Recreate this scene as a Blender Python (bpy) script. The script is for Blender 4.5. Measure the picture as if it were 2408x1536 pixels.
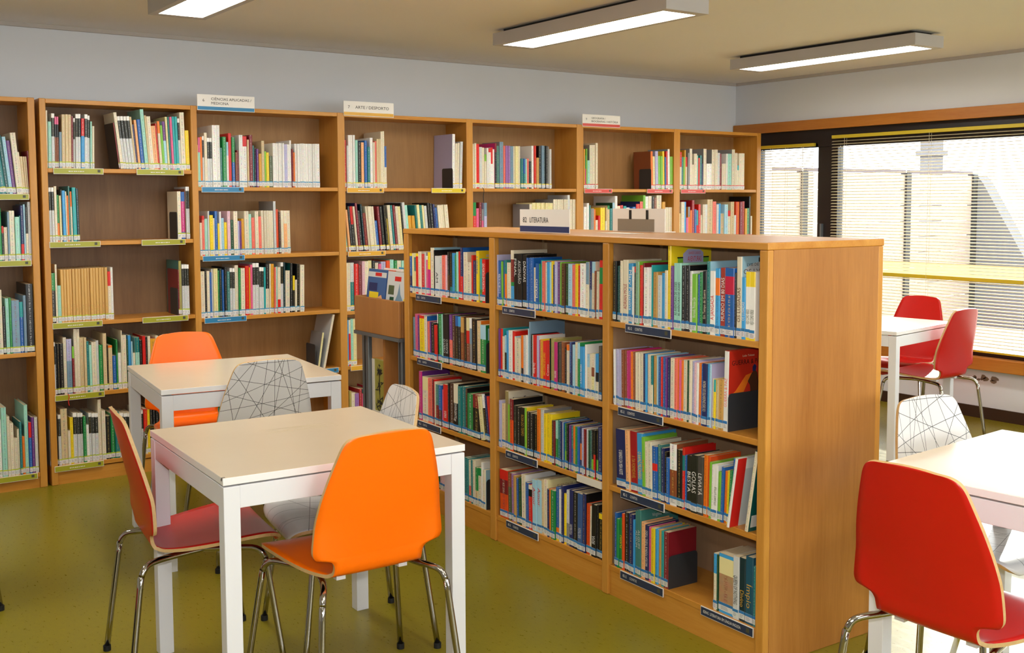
import bpy, bmesh, math, random
from mathutils import Vector, Matrix
for o in list(bpy.data.objects): bpy.data.objects.remove(o)
SC = bpy.context.scene; COL = SC.collection
rnd = random.Random(7)
EXPO, SKY, SUN, FLASH, LAMP = 0.14, 7.0, 8.0, 32.0, 22.0

# ------------------------------------------------------------------ camera
EYE = 1.475
cam = bpy.data.cameras.new('camera'); camo = bpy.data.objects.new('camera', cam); COL.objects.link(camo)
YAW, PITCH, ROLL = 0.613282056, 0.0729365091, -0.0037934982
fwd = Vector((math.sin(YAW), math.cos(YAW), 0)); rgt = Vector((math.cos(YAW), -math.sin(YAW), 0)); up = Vector((0, 0, 1))
f2 = fwd*math.cos(PITCH) - up*math.sin(PITCH); u2 = up*math.cos(PITCH) + fwd*math.sin(PITCH)
r3 = rgt*math.cos(ROLL) + u2*math.sin(ROLL); u3 = u2*math.cos(ROLL) - rgt*math.sin(ROLL)
camo.matrix_world = Matrix(((r3.x, u3.x, -f2.x, 0), (r3.y, u3.y, -f2.y, 0), (r3.z, u3.z, -f2.z, EYE), (0, 0, 0, 1)))
cam.sensor_fit = 'HORIZONTAL'; cam.sensor_width = 36; cam.lens = 2548.92*36/2408
cam.shift_y = (662.04 - 768)/2408; cam.clip_start = 0.05; cam.clip_end = 200
SC.camera = camo
# ------------------------------------------------------------------ exposure, world, sun, flash
vs = SC.view_settings; SC.display_settings.display_device = 'sRGB'
vs.view_transform = 'Standard'; vs.look = 'None'; vs.gamma = 1; vs.use_curve_mapping = False; vs.exposure = EXPO
SC.cycles.use_denoising = True; SC.cycles.max_bounces = 8; SC.cycles.diffuse_bounces = 4; SC.cycles.glossy_bounces = 4
SC.cycles.transparent_max_bounces = 12; SC.cycles.caustics_reflective = False; SC.cycles.caustics_refractive = False
SC.cycles.sample_clamp_indirect = 6
w = bpy.data.worlds.new('sky'); SC.world = w; w.use_nodes = True
bg = w.node_tree.nodes['Background']; bg.inputs[0].default_value = (0.93, 0.96, 1.0, 1); bg.inputs[1].default_value = SKY
def light(name, kind, loc, energy, col=(1, 1, 1), aim=None, **kw):
    l = bpy.data.lights.new(name, kind); l.energy = energy; l.color = col
    for k, v in kw.items(): setattr(l, k, v)
    o = bpy.data.objects.new(name, l); COL.objects.link(o); o.location = loc
    if aim is not None: o.rotation_euler = (Vector(aim)).to_track_quat('-Z', 'Y').to_euler()
    return o
light('sun', 'SUN', (12, 4, 6), SUN, (1, .95, .86), aim=(-.88, -.42, -.30), angle=.0093)
# the camera's own flash, just above and beside the lens
light('camera_flash', 'AREA', Vector((0, 0, EYE)) + r3*.03 + u3*.11 - f2*.02, FLASH, (1, .99, .97), aim=f2, shape='RECTANGLE', size=.09, size_y=.05)
# ------------------------------------------------------------------ helpers
def lin(c):
    return tuple((v/12.92 if v <= .04045 else ((v + .055)/1.055)**2.4) for v in c)
def hx(s):
    return lin(tuple(int(s[i:i+2], 16)/255 for i in (0, 2, 4)))
def new_mat(name, rough=.5, spec=.5, metal=0.):
    m = bpy.data.materials.new(name); m.use_nodes = True
    b = m.node_tree.nodes['Principled BSDF']; b.inputs['Roughness'].default_value = rough
    b.inputs['Specular IOR Level'].default_value = spec; b.inputs['Metallic'].default_value = metal
    return m, m.node_tree, b
def nd(t, kind, **kw):
    n = t.nodes.new('ShaderNode' + kind)
    for k, v in kw.items(): setattr(n, k, v)
    return n
def setin(n, **kw):
    for k, v in kw.items(): n.inputs[k].default_value = v
    return n
def math_(t, op, a, b=None, c=None, clamp=False):
    n = nd(t, 'Math', operation=op, use_clamp=clamp)
    for i, v in enumerate((a, b, c)):
        if v is None: continue
        if isinstance(v, (int, float)): n.inputs[i].default_value = v
        else: t.links.new(v, n.inputs[i])
    return n.outputs[0]
def mix(t, fac, a, b, mode='MIX'):
    n = nd(t, 'Mix', data_type='RGBA', blend_type=mode)
    for i, v in ((0, fac), (6, a), (7, b)):
        if isinstance(v, (int, float)): n.inputs[i].default_value = v
        elif isinstance(v, tuple): n.inputs[i].default_value = v + (1,) if len(v) == 3 else v
        else: t.links.new(v, n.inputs[i])
    return n.outputs[2]
def flat(name, c, rough=.5, spec=.5, metal=0., var=.06, scale=6., bump=0.):
    """one colour with a faint procedural unevenness"""
    m, t, b = new_mat(name, rough, spec, metal); c = hx(c) if isinstance(c, str) else c
    tc = nd(t, 'TexCoord'); n = setin(nd(t, 'TexNoise'), Scale=scale, Detail=4.); t.links.new(tc.outputs['Object'], n.inputs['Vector'])
    f = math_(t, 'MULTIPLY_ADD', n.outputs['Fac'], 2*var, 1 - var)
    t.links.new(mix(t, 1., c, f, 'MULTIPLY'), b.inputs['Base Color'])
    if bump:
        bp = setin(nd(t, 'Bump'), Strength=bump, Distance=.002); t.links.new(n.outputs['Fac'], bp.inputs['Height']); t.links.new(bp.outputs[0], b.inputs['Normal'])
    return m
def wood(name, c1, c2, axis='z', rough=.38, knots=0., fine=1.):
    m, t, b = new_mat(name, rough, .4)
    tc = nd(t, 'TexCoord'); mp = nd(t, 'Mapping')
    sc = {'x': (.35, 5, 5), 'y': (5, .35, 5), 'z': (5, 5, .35)}[axis]; mp.inputs['Scale'].default_value = tuple(v*fine for v in sc)
    t.links.new(tc.outputs['Object'], mp.inputs['Vector'])
    n = setin(nd(t, 'TexNoise'), Scale=2.2, Detail=5., Roughness=.6, Distortion=.6); t.links.new(mp.outputs[0], n.inputs['Vector'])
    n2 = setin(nd(t, 'TexNoise'), Scale=26., Detail=3., Roughness=.7); t.links.new(mp.outputs[0], n2.inputs['Vector'])
    r = math_(t, 'MULTIPLY_ADD', n2.outputs['Fac'], .45, math_(t, 'MULTIPLY', n.outputs['Fac'], .9), clamp=False)
    r = math_(t, 'MULTIPLY_ADD', r, 1.5, -.5, clamp=True)
    c = mix(t, r, hx(c1), hx(c2))
    if knots:
        k = setin(nd(t, 'TexVoronoi'), Scale=.9); mk = nd(t, 'Mapping'); mk.inputs['Scale'].default_value = (2.2, 2.2, .8)
        t.links.new(tc.outputs['Object'], mk.inputs['Vector']); dn = setin(nd(t, 'TexNoise'), Scale=6.)
        t.links.new(tc.outputs['Object'], dn.inputs['Vector'])
        t.links.new(mix(t, .12, mk.outputs[0], dn.outputs['Color']), k.inputs['Vector'])
        f = math_(t, 'MULTIPLY_ADD', k.outputs['Distance'], -6., 1.0, clamp=True)
        c = mix(t, math_(t, 'MULTIPLY', f, knots), c, hx('4a2812'))
    t.links.new(c, b.inputs['Base Color'])
    bp = setin(nd(t, 'Bump'), Strength=.12, Distance=.001); t.links.new(r, bp.inputs['Height']); t.links.new(bp.outputs[0], b.inputs['Normal'])
    return m
class MB:
    """collects shapes; build() links them as one mesh object"""
    def __init__(s): s.v = []; s.f = []; s.mi = []
    def add(s, vs, fs, mi=0):
        o = len(s.v); s.v += [tuple(v) for v in vs]; s.f += [tuple(i + o for i in f) for f in fs]; s.mi += [mi]*len(fs)
        return s
    def box(s, x0, y0, z0, x1, y1, z1, mi=0):
        return s.add([(x0, y0, z0), (x1, y0, z0), (x1, y1, z0), (x0, y1, z0), (x0, y0, z1), (x1, y0, z1), (x1, y1, z1), (x0, y1, z1)],
                     [(0, 3, 2, 1), (4, 5, 6, 7), (0, 1, 5, 4), (1, 2, 6, 5), (2, 3, 7, 6), (3, 0, 4, 7)], mi)
    def prism(s, pts, axis, a, b, mi=0):
        """pts: 2-D outline, counter-clockwise seen along -axis; extruded from a to b"""
        mk = {'x': lambda p, k: (k, p[0], p[1]), 'y': lambda p, k: (p[0], k, p[1]), 'z': lambda p, k: (p[0], p[1], k)}[axis]
        n = len(pts); vs = [mk(p, a) for p in pts] + [mk(p, b) for p in pts]
        return s.add(vs, [tuple(range(n))[::-1], tuple(range(n, 2*n))] + [(i, (i+1) % n, n + (i+1) % n, n + i) for i in range(n)], mi)
    def tube(s, pts, r, n=10, mi=0):
        pts = [Vector(p) for p in pts]; rings = []; d0 = None
        for i, p in enumerate(pts):
            t = (pts[min(i+1, len(pts)-1)] - pts[max(i-1, 0)]).normalized()
            if d0 is None: d0 = t.orthogonal().normalized()
            d0 = (d0 - t*d0.dot(t)).normalized(); e = t.cross(d0)
            rr = r[i] if isinstance(r, (list, tuple)) else r
            rings.append([p + (d0*math.cos(2*math.pi*k/n) + e*math.sin(2*math.pi*k/n))*rr for k in range(n)])
        vs = [v for R in rings for v in R]; m = len(rings)
        fs = [(i*n + k, i*n + (k+1) % n, (i+1)*n + (k+1) % n, (i+1)*n + k) for i in range(m-1) for k in range(n)]
        fs += [tuple(range(n))[::-1], tuple((m-1)*n + k for k in range(n))]
        return s.add(vs, fs, mi)
    def build(s, name, mats, parent=None, bevel=0., smooth=False, loc=None, rotz=None):
        me = bpy.data.meshes.new(name); me.from_pydata(s.v, [], s.f)
        for m in (mats if isinstance(mats, (list, tuple)) else [mats]): me.materials.append(m)
        if any(s.mi): me.polygons.foreach_set('material_index', s.mi)
        if smooth: me.polygons.foreach_set('use_smooth', [True]*len(s.f))
        me.update()
        o = bpy.data.objects.new(name, me); COL.objects.link(o)
        if parent is not None: o.parent = parent
        if loc is not None: o.location = loc
        if rotz is not None: o.rotation_euler.z = rotz
        if bevel:
            b = o.modifiers.new('edge', 'BEVEL'); b.width = bevel; b.segments = 2; b.limit_method = 'ANGLE'; b.harden_normals = False
        return o
def tag(o, label, cat, group=None, kind=None):
    if label: o['label'] = label
    if cat: o['category'] = cat
    if group: o['group'] = group
    if kind: o['kind'] = kind
    return o
def thing(name, label, cat, loc=(0, 0, 0), rotz=0., group=None):
    o = bpy.data.objects.new(name, None); COL.objects.link(o); o.empty_display_size = .1
    o.location = loc; o.rotation_euler.z = rotz
    return tag(o, label, cat, group)
def struct(o): o['kind'] = 'structure'; return o
def copy_tree(o, parent=None):
    c = o.copy(); COL.objects.link(c)
    if parent is not None: c.parent = parent
    for ch in o.children: copy_tree(ch, c)
    return c
TEXTS = []
def text(name, s, mat, parent, loc, basis, width, height, spacing=1., align='LEFT', offset=0.):
    """flat lettering; basis=(X dir, Y dir); fitted to width x cap height"""
    cu = bpy.data.curves.new(name, 'FONT'); cu.body = s; cu.size = 1; cu.space_character = spacing; cu.fill_mode = 'FRONT'; cu.resolution_u = 2
    cu.align_x = align; cu.offset = offset; cu.materials.append(mat)
    o = bpy.data.objects.new(name, cu); COL.objects.link(o)
    if parent is not None: o.parent = parent
    X = Vector(basis[0]); Y = Vector(basis[1]); Z = X.cross(Y)
    TEXTS.append((o, Vector(loc), X, Y, Z, width, height)); return o
def fit_texts():
    bpy.context.view_layer.update()
    for o, loc, X, Y, Z, wd, ht in TEXTS:
        d = o.dimensions; sy = ht/.70; sx = min(sy*1.25, wd/max(d.x, 1e-4)) if wd else sy
        M = Matrix.Identity(4)
        for i in range(3):
            M[i][0] = X[i]*sx; M[i][1] = Y[i]*sy; M[i][2] = Z[i]*sy; M[i][3] = loc[i]
        o.matrix_local = M
    bpy.context.view_layer.update(); dg = bpy.context.evaluated_depsgraph_get()
    for o, *_ in TEXTS:                                           # letters become plain meshes
        me = bpy.data.meshes.new_from_object(o.evaluated_get(dg)); n = o.name; par = o.parent; ml = o.matrix_local.copy(); cu = o.data
        bpy.data.objects.remove(o); bpy.data.curves.remove(cu); me.name = n
        c = bpy.data.objects.new(n, me); COL.objects.link(c); c.parent = par; c.matrix_local = ml
XZ = ((1, 0, 0), (0, 0, 1))
# ------------------------------------------------------------------ materials
M = {}
M['beech'] = wood('beech_upright', 'b5741f', 'd39a48', 'z', .34)
M['beech_x'] = wood('beech_board', 'b5711c', 'd59a45', 'x', .34)
M['beech_end'] = wood('beech_end_panel', '935a1e', 'bf8440', 'z', .36, knots=.1, fine=.7)
M['back'] = wood('back_panel', '6a4a30', '8d6b47', 'z', .5, knots=.55, fine=.8)
M['back_warm'] = wood('back_panel_warm', '8a6238', 'b08550', 'z', .5, knots=.5, fine=.8)
M['label_mark'] = flat('label_mark', '4a4a38', .5)
M['back_low'] = wood('back_panel_low', '94755a', 'ac8a68', 'z', .5, knots=.1, fine=.8)
M['batten'] = wood('batten_wood', 'a58a68', 'bda27e', 'z', .5)
M['ply'] = wood('ply_edge', 'b98f58', 'd9b983', 'x', .5)
M['trim'] = wood('window_trim_wood', 'a8621d', 'c98838', 'y', .36)
M['cart'] = wood('cart_wood', '9c6431', 'b47b42', 'z', .42)
M['wall'] = flat('painted_wall', 'dcdfe4', .7, .3, var=.02, scale=3, bump=.05)
M['ceiling'] = flat('painted_ceiling', 'ebe7e2', .75, .2, var=.02, scale=2)
M['cornice'] = flat('cornice_paint', 'b8b0a8', .6)
M['white'] = flat('white_lacquer', 'eceaea', .35, .5, var=.01)
M['white_frame'] = flat('white_steel', 'e2e2e6', .35, .5, var=.015)
M['card'] = flat('white_card', 'eeeae4', .5, .4, var=.01)
M['black'] = flat('black_plastic', '161414', .45, .5)
M['frame_black'] = flat('dark_window_frame', '1e1412', .4, .5)
M['plate'] = flat('bookend_steel', '2f3338', .45, .5, var=.04)
M['steel'] = flat('grey_steel', '7f858b', .35, .5, metal=.6)
M['lamp_box'] = flat('lamp_housing', 'bdb9b8', .45, .4)
M['baseboard'] = flat('dark_baseboard', '3a2418', .45)
M['navy'] = flat('navy_print', '2d3a6b', .4); M['navy2'] = flat('navy_label', '27344f', .35)
M['lime'] = flat('lime_label', 'a3a224', .35); M['blue_l'] = flat('blue_label', '2f7fae', .35); M['yellow_l'] = flat('yellow_label', 'e0a92c', .35)
M['yellow_l2'] = flat('lemon_label', 'dcc21c', .35); M['red_l'] = flat('red_label', 'd2473c', .35); M['paper'] = flat('paper_white', 'ddd6c8', .5)
M['ink'] = flat('black_ink', '24211f', .6); M['ink_w'] = flat('white_ink', 'f0eee8', .5); M['grey_card'] = flat('grey_card', '8d8272', .6)
M['orange'] = flat('orange_laminate', 'ff7206', .3, .45, var=.012, scale=400)
M['red'] = flat('red_laminate', 'c2150f', .3, .45, var=.015, scale=400)
M['rubber'] = flat('black_rubber', '0e0e0e', .7)
m, t, b = new_mat('chrome', .09, .5, 1.); b.inputs['Base Color'].default_value = (.42, .39, .35, 1); M['chrome'] = m
m, t, b = new_mat('lamp_diffuser', .5); b.inputs['Base Color'].default_value = (.9, .9, .88, 1)
b.inputs['Emission Color'].default_value = (1, .96, .88, 1); b.inputs['Emission Strength'].default_value = LAMP; M['diffuser'] = m
# blind slats: yellow lacquered aluminium, a little light comes through
m, t, b = new_mat('blind_slat', .35, .5); b.inputs['Base Color'].default_value = hx('f1ead0') + (1,)
tl_ = nd(t, 'BsdfTranslucent'); tl_.inputs[0].default_value = hx('f3ead0') + (1,); mx_ = nd(t, 'MixShader'); mx_.inputs[0].default_value = .45
t.links.new(b.outputs[0], mx_.inputs[1]); t.links.new(tl_.outputs[0], mx_.inputs[2]); t.links.new(mx_.outputs[0], t.nodes['Material Output'].inputs[0]); M['slat'] = m
m, t, b = new_mat('blind_rail', .4, .5); b.inputs['Base Color'].default_value = hx('cdb52c') + (1,); M['rail'] = m
m, t, b = new_mat('glass_pane', .0)
t.nodes.remove(b); out = t.nodes['Material Output']
tr = nd(t, 'BsdfTransparent'); tr.inputs[0].default_value = (.94, .96, .95, 1); gl = nd(t, 'BsdfGlossy'); gl.inputs['Roughness'].default_value = .02
fr = nd(t, 'Fresnel'); fr.inputs[0].default_value = 1.35; ms = nd(t, 'MixShader')
t.links.new(fr.outputs[0], ms.inputs[0]); t.links.new(tr.outputs[0], ms.inputs[1]); t.links.new(gl.outputs[0], ms.inputs[2]); t.links.new(ms.outputs[0], out.inputs[0]); M['glass'] = m
# linoleum floor: olive green with fine fibres
m, t, b = new_mat('olive_linoleum', .3, .42)
tc = nd(t, 'TexCoord'); n1 = setin(nd(t, 'TexNoise'), Scale=1.1, Detail=3.); t.links.new(tc.outputs['Object'], n1.inputs['Vector'])
mp = nd(t, 'Mapping'); mp.inputs['Scale'].default_value = (90, 35, 1); mp.inputs['Rotation'].default_value = (0, 0, .5); t.links.new(tc.outputs['Object'], mp.inputs['Vector'])
n2 = setin(nd(t, 'TexNoise'), Scale=1., Detail=5., Roughness=.7); t.links.new(mp.outputs[0], n2.inputs['Vector'])
c = mix(t, n1.outputs['Fac'], hx('7c7216'), hx('8c7e1e')); f = math_(t, 'MULTIPLY_ADD', n2.outputs['Fac'], .55, .72)
t.links.new(mix(t, 1., c, f, 'MULTIPLY'), b.inputs['Base Color'])
t.links.new(math_(t, 'MULTIPLY_ADD', n2.outputs['Fac'], .2, .2), b.inputs['Roughness']); M['floor'] = m
# table top: cream white laminate
m, t, b = new_mat('table_laminate', .22, .5)
tc = nd(t, 'TexCoord'); n1 = setin(nd(t, 'TexNoise'), Scale=5., Detail=3.); t.links.new(tc.outputs['Object'], n1.inputs['Vector'])
t.links.new(mix(t, n1.outputs['Fac'], hx('dccab0'), hx('e2d1b8')), b.inputs['Base Color']); M['table_top'] = m
# white chair laminate printed with crossing black lines
m, t, b = new_mat('line_print_laminate', .28, .45)
uv = nd(t, 'UVMap'); sp = nd(t, 'SeparateXYZ'); t.links.new(uv.outputs[0], sp.inputs[0])
LN = [(1000, 315, 1410, 490), (865, 395, 1110, 785), (865, 430, 1420, 560), (810, 550, 1390, 755), (800, 600, 1375, 370), (780, 680, 1435, 600), (760, 815, 1440, 645),
      (1215, 305, 960, 800), (1190, 300, 1360, 750), (1265, 300, 1350, 740), (1100, 310, 1060, 790), (1160, 300, 1180, 775), (1235, 300, 1175, 720), (1005, 330, 850, 810),
      (970, 325, 825, 500), (1415, 505, 1100, 785), (1390, 400, 1380, 750), (815, 560, 860, 810), (1060, 305, 1345, 300), (700, 1500, 1500, 1250), (800, 1700, 1500, 1500), (760, 1350, 1500, 1700)]
acc = None
for (x1, y1, x2, y2) in LN:
    a = ((x1 - 1118)/1933, (y1 - 290)/1933); c2 = ((x2 - 1118)/1933, (y2 - 290)/1933)
    nx, ny = -(c2[1] - a[1]), c2[0] - a[0]; L = math.hypot(nx, ny); nx /= L; ny /= L; d = nx*a[0] + ny*a[1]
    e = math_(t, 'MULTIPLY_ADD', sp.outputs[1], ny, -d); e = math_(t, 'MULTIPLY_ADD', sp.outputs[0], nx, e); e = math_(t, 'ABSOLUTE', e)
    acc = e if acc is None else math_(t, 'MINIMUM', acc, e)
k = math_(t, 'LESS_THAN', acc, .00085)
t.links.new(mix(t, k, hx('dcdad9'), hx('2a2a2c')), b.inputs['Base Color']); M['lines'] = m
# books: cover colour and lettering colour come with the mesh
def book_mat(name, rough, marks):
    m, t, b = new_mat(name, rough, .5)
    at = nd(t, 'Attribute', attribute_name='Col')
    if marks:
        ik = nd(t, 'Attribute', attribute_name='Ink'); uv = nd(t, 'UVMap'); sp = nd(t, 'SeparateXYZ'); t.links.new(uv.outputs[0], sp.inputs[0])
        cb = nd(t, 'CombineXYZ'); t.links.new(math_(t, 'MULTIPLY', sp.outputs[0], 5.), cb.inputs[0]); t.links.new(math_(t, 'MULTIPLY', sp.outputs[1], 560.), cb.inputs[1])
        n = setin(nd(t, 'TexNoise'), Scale=1., Detail=1.); t.links.new(cb.outputs[0], n.inputs['Vector'])
        wv = nd(t, 'TexNoise', noise_dimensions='1D'); t.links.new(math_(t, 'MULTIPLY', sp.outputs[1], 38.), wv.inputs['W'])
        k = math_(t, 'GREATER_THAN', n.outputs['Fac'], .53); k = math_(t, 'MULTIPLY', k, math_(t, 'GREATER_THAN', wv.outputs['Fac'], .47))
        ed = math_(t, 'LESS_THAN', math_(t, 'ABSOLUTE', math_(t, 'SUBTRACT', math_(t, 'FRACT', sp.outputs[0]), .5)), .14)
        k = math_(t, 'MULTIPLY', math_(t, 'MULTIPLY', k, ed), ik.outputs['Alpha'])
        ar = nd(t, 'TexNoise', noise_dimensions='2D'); setin(ar, Scale=1., Detail=3.); c3 = nd(t, 'CombineXYZ'); t.links.new(math_(t, 'MULTIPLY', sp.outputs[0], 1.6), c3.inputs[0]); t.links.new(math_(t, 'MULTIPLY', sp.outputs[1], 45.), c3.inputs[1]); t.links.new(c3.outputs[0], ar.inputs['Vector'])
        sh = mix(t, 1., at.outputs['Color'], mix(t, 1., ar.outputs['Color'], (2., 2., 2.), 'MULTIPLY'), 'MULTIPLY')
        c = mix(t, math_(t, 'MULTIPLY', ik.outputs['Alpha'], .22), at.outputs['Color'], sh)
        c = mix(t, math_(t, 'MULTIPLY', k, .78), c, ik.outputs['Color'])
    else: c = at.outputs['Color']
    t.links.new(c, b.inputs['Base Color']); return m
M['cover'] = book_mat('book_cover', .3, True); M['tag'] = book_mat('spine_label', .4, False)
m, t, b = new_mat('page_edges', .8, .1); tc = nd(t, 'TexCoord'); n1 = setin(nd(t, 'TexNoise'), Scale=300.); t.links.new(tc.outputs['Object'], n1.inputs['Vector'])
t.links.new(mix(t, n1.outputs['Fac'], hx('c2b08c'), hx('e0d2b2')), b.inputs['Base Color']); M['pages'] = m
# ------------------------------------------------------------------ room
XR, YB, ZC, XL, YF = 6.80, 6.40, 2.455, -2.6, -2.6
struct(MB().box(XL, YF, -.1, XR, YB, 0).build('floor', M['floor']))
struct(MB().box(XL, YF, ZC, XR + .3, YB + .2, ZC + .1).build('ceiling', M['ceiling']))
struct(MB().box(XL - .1, YB, -.1, XR + .3, YB + .1, ZC).build('wall_back', M['wall']))
struct(MB().box(XL - .1, YF, -.1, XL, YB, ZC).build('wall_left', M['wall']))
FX0, FX1, FZ0, FZ1 = .4, 6.4, .85, 2.2
struct(MB().box(XL - .1, YF - .1, -.1, FX0, YF, ZC).box(FX1, YF - .1, -.1, XR + .3, YF, ZC).box(FX0, YF - .1, -.1, FX1, YF, FZ0).box(FX0, YF - .1, FZ1, FX1, YF, ZC).build('wall_front', M['wall']))
added_win = thing('added_window', None, None); added_win['kind'] = 'structure'  # unseen window added behind the camera to brighten the room
fb = MB().box(FX0, YF - .08, FZ0, FX1, YF - .02, FZ0 + .05).box(FX0, YF - .08, FZ1 - .05, FX1, YF - .02, FZ1)
for i in range(5):
    x = FX0 + (FX1 - FX0 - .06)*i/4; fb.box(x, YF - .08, FZ0 + .05, x + .06, YF - .02, FZ1 - .05)
fb.build('window_frame', M['frame_black'], added_win)
for i in range(4):
    x = FX0 + (FX1 - FX0 - .06)*i/4; MB().box(x + .06, YF - .053, FZ0 + .05, FX0 + (FX1 - FX0 - .06)*(i + 1)/4, YF - .047, FZ1 - .05).build('pane', M['glass'], added_win)
WY0, WY1, WZ0, WZ1 = .6, 6.22, .40, 2.03
w = MB(); w.box(XR, YF, -.1, XR + .25, YB, WZ0).box(XR, YF, WZ1, XR + .25, YB, ZC).box(XR, YF, WZ0, XR + .25, WY0, WZ1).box(XR, WY1, WZ0, XR + .25, YB, WZ1)
struct(w.build('wall_right', M['wall']))
tr = MB().prism([(YB - .02, ZC), (YB - .02, ZC - .022), (YB, ZC - .022), (YB, ZC)], 'x', XL, XR); struct(tr.build('trim_1', M['cornice']))
struct(MB().box(XR - .02, YF, ZC - .022, XR, YB - .02, ZC).build('trim_2', M['cornice']))
struct(MB().box(XR - .035, .5, 2.027, XR, YB - .005, 2.105).build('trim_3', M['trim'], bevel=.003))
struct(MB().box(XR - .06, .5, .335, XR + .02, YB - .005, .42).build('trim_4', M['trim'], bevel=.004))
struct(MB().box(XR - .012, YF, 0, XR, YB - .005, .079).build('baseboard_right', M['baseboard']))
# window: dark aluminium frames, glass panes
win = thing('window_1', None, None); win['kind'] = 'structure'
fb = MB(); x0, x1 = XR + .03, XR + .10
fb.box(x0, WY0, 1.895, x1, WY1, WZ1).box(x0, WY0, WZ0, x1, WY1, .455).box(x0, 5.375, .455, x1, 5.56, 1.895).box(x0, WY1 - .06, .455, x1, WY1, 1.895)
fb.box(x0, 2.15, .455, x1, 2.27, 1.895).box(x0, WY0, .455, x1, WY0 + .06, 1.99).box(x0, 5.56, 1.925, x1, WY1, 1.895)
fo = fb.build('window_frame', M['frame_black'], win, bevel=.003)
MB().box(XR + .005, 5.50, 1.16, XR + .035, 5.515, 1.30).build('window_handle', M['steel'], win)
for a, c, zt in ((5.56, 6.16, 1.895), (2.27, 5.375, 1.895), (.66, 2.15, 1.895)):
    MB().box(XR + .06, a, .455, XR + .066, c, zt).build('pane', M['glass'], win)
# venetian blinds
def blind(label, y0, y1, ztop, zbot, nclosed):
    B = thing('venetian_blind', label, 'blind', (XR + .005, y0, 0)); L = y1 - y0
    MB().box(-.014, 0, ztop - .025, .014, L, ztop).build('head_rail', M['rail'], B, bevel=.002)
    MB().box(-.012, 0, zbot, .012, L, zbot + .014).build('bottom_rail', M['rail'], B, bevel=.002)
    n = int((ztop - .04 - zbot - .02)/.0225); sl = None
    for i in range(n):
        z = ztop - .045 - i*.0225
        if sl is None:
            s = MB(); pts = [(-.0125, -.0012), (-.006, .0009), (0, .0016), (.006, .0009), (.0125, -.0012)]
            vs = [(x, yy, zz) for yy in (0, L) for x, zz in pts] + [(x, yy, zz + .0004) for yy in (0, L) for x, zz in pts]
            fs = [(k, k+1, k+6, k+5) for k in range(4)] + [(10+k, 15+k, 16+k, 11+k) for k in range(4)]
            sl = s.add(vs, fs).build('slat', M['slat'], B, smooth=True); o = sl
        else:
            o = sl.copy(); COL.objects.link(o)
        o.location = (0, 0, z); o.rotation_euler = (0, -.22 if not (nclosed and abs(z - .985) < .06) else -.85, 0)
    if nclosed: MB().box(-.013, 0, .925, .013, L, .952).build('middle_rail', M['rail'], B, bevel=.002)
    k = max(2, round(L/.85))
    for i in range(k + 1):
        y = .12 + (L - .24)*i/k
        c = MB()
        for xx in (-.0135, .0135): c.box(xx - .0008, y - .0008, zbot + .01, xx + .0008, y + .0008, ztop - .02)
        c.build('ladder_cord', M['paper'], B)
    MB().tube([(-.02, .1, ztop - .03), (-.022, .1, ztop - .8)], .003, 6).add([], []).build('tilt_wand', M['paper'], B)
    return B
blind('narrow yellow venetian blind in the corner pane beside the bookcase', 5.575, 6.13, 1.925, .46, 0)
blind('wide yellow venetian blind over the big window pane behind the red chairs', 2.29, 5.405, 1.975, .447, 1)
blind('yellow venetian blind over the last window pane along the window wall', .68, 2.13, 1.975, .447, 0)
# scuffed patch on the wall under the window
sc = MB(); q = random.Random(3)
for i in range(9):
    cy, cz, r = 4.19 - q.random()*.17, .235 + q.random()*.05, .008 + q.random()*.018
    pts = [(cy + r*(.6 + .8*q.random())*math.cos(a*.9), cz + .6*r*(.6 + .8*q.random())*math.sin(a*.9)) for a in range(7)]
    sc.prism(pts, 'x', XR - .0012, XR + .001)
tag(sc.build('wall_scuff', flat('scuff', '7b6a58', .8)), None, None, kind='structure')
# courtyard outside
GR = -.15
struct(MB().box(XR + .25, -6, GR - .1, 40, 40, GR).build('ground_outside', flat('courtyard_paving', 'bdb6aa', .8)))
fe = thing('courtyard_fence', 'pale timber board fence with dark posts outside the window', 'fence', (0, 8.0, GR))
M['fence'] = wood('fence_board', '8c7d72', '9c8c80', 'x', .7); M['post'] = flat('fence_post', '262525', .6)
fx = [7.7, 9.585, 11.475, 12.88]
for i in range(3):
    a, c = fx[i] + .04, fx[i+1] - .04
    for k in range(10): MB().box(a, 0, .05 + k*.19, c, .03, .232 + k*.19).build('board', M['fence'], fe)
    MB().box(a, -.01, 1.955, c, .04, 1.995).build('top_rail', flat('fence_rail', '56494a', .6), fe)
for x in fx: MB().box(x - .045, -.03, 0, x + .045, .06, 1.96).build('post', M['post'], fe)
pw = thing('shaded_wall_part', 'courtyard wall beyond the fence, its slanting shadow edge shaped as the top', 'wall', (0, 0, GR))
MB().prism([(5.8, 0), (7.99, 0), (7.99, 1.95), (7.9, 1.85), (7.37, .99), (6.85, .15), (5.8, .12)], 'x', 12.92, 13.15).build('wall_body', flat('shaded_render', '5e5d60', .8), pw)  # slanting top and dark grey stand in for a shadow on the wall
pl = MB().box(12.45, 8.3, GR, 12.66, 8.5, 3.1).box(12.41, 8.26, 2.05, 12.70, 8.54, 2.12).build('chimney_post', flat('post_grey', '605e62', .7), bevel=.004)
tag(pl, 'grey square post rising behind the courtyard fence', 'post')
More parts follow.
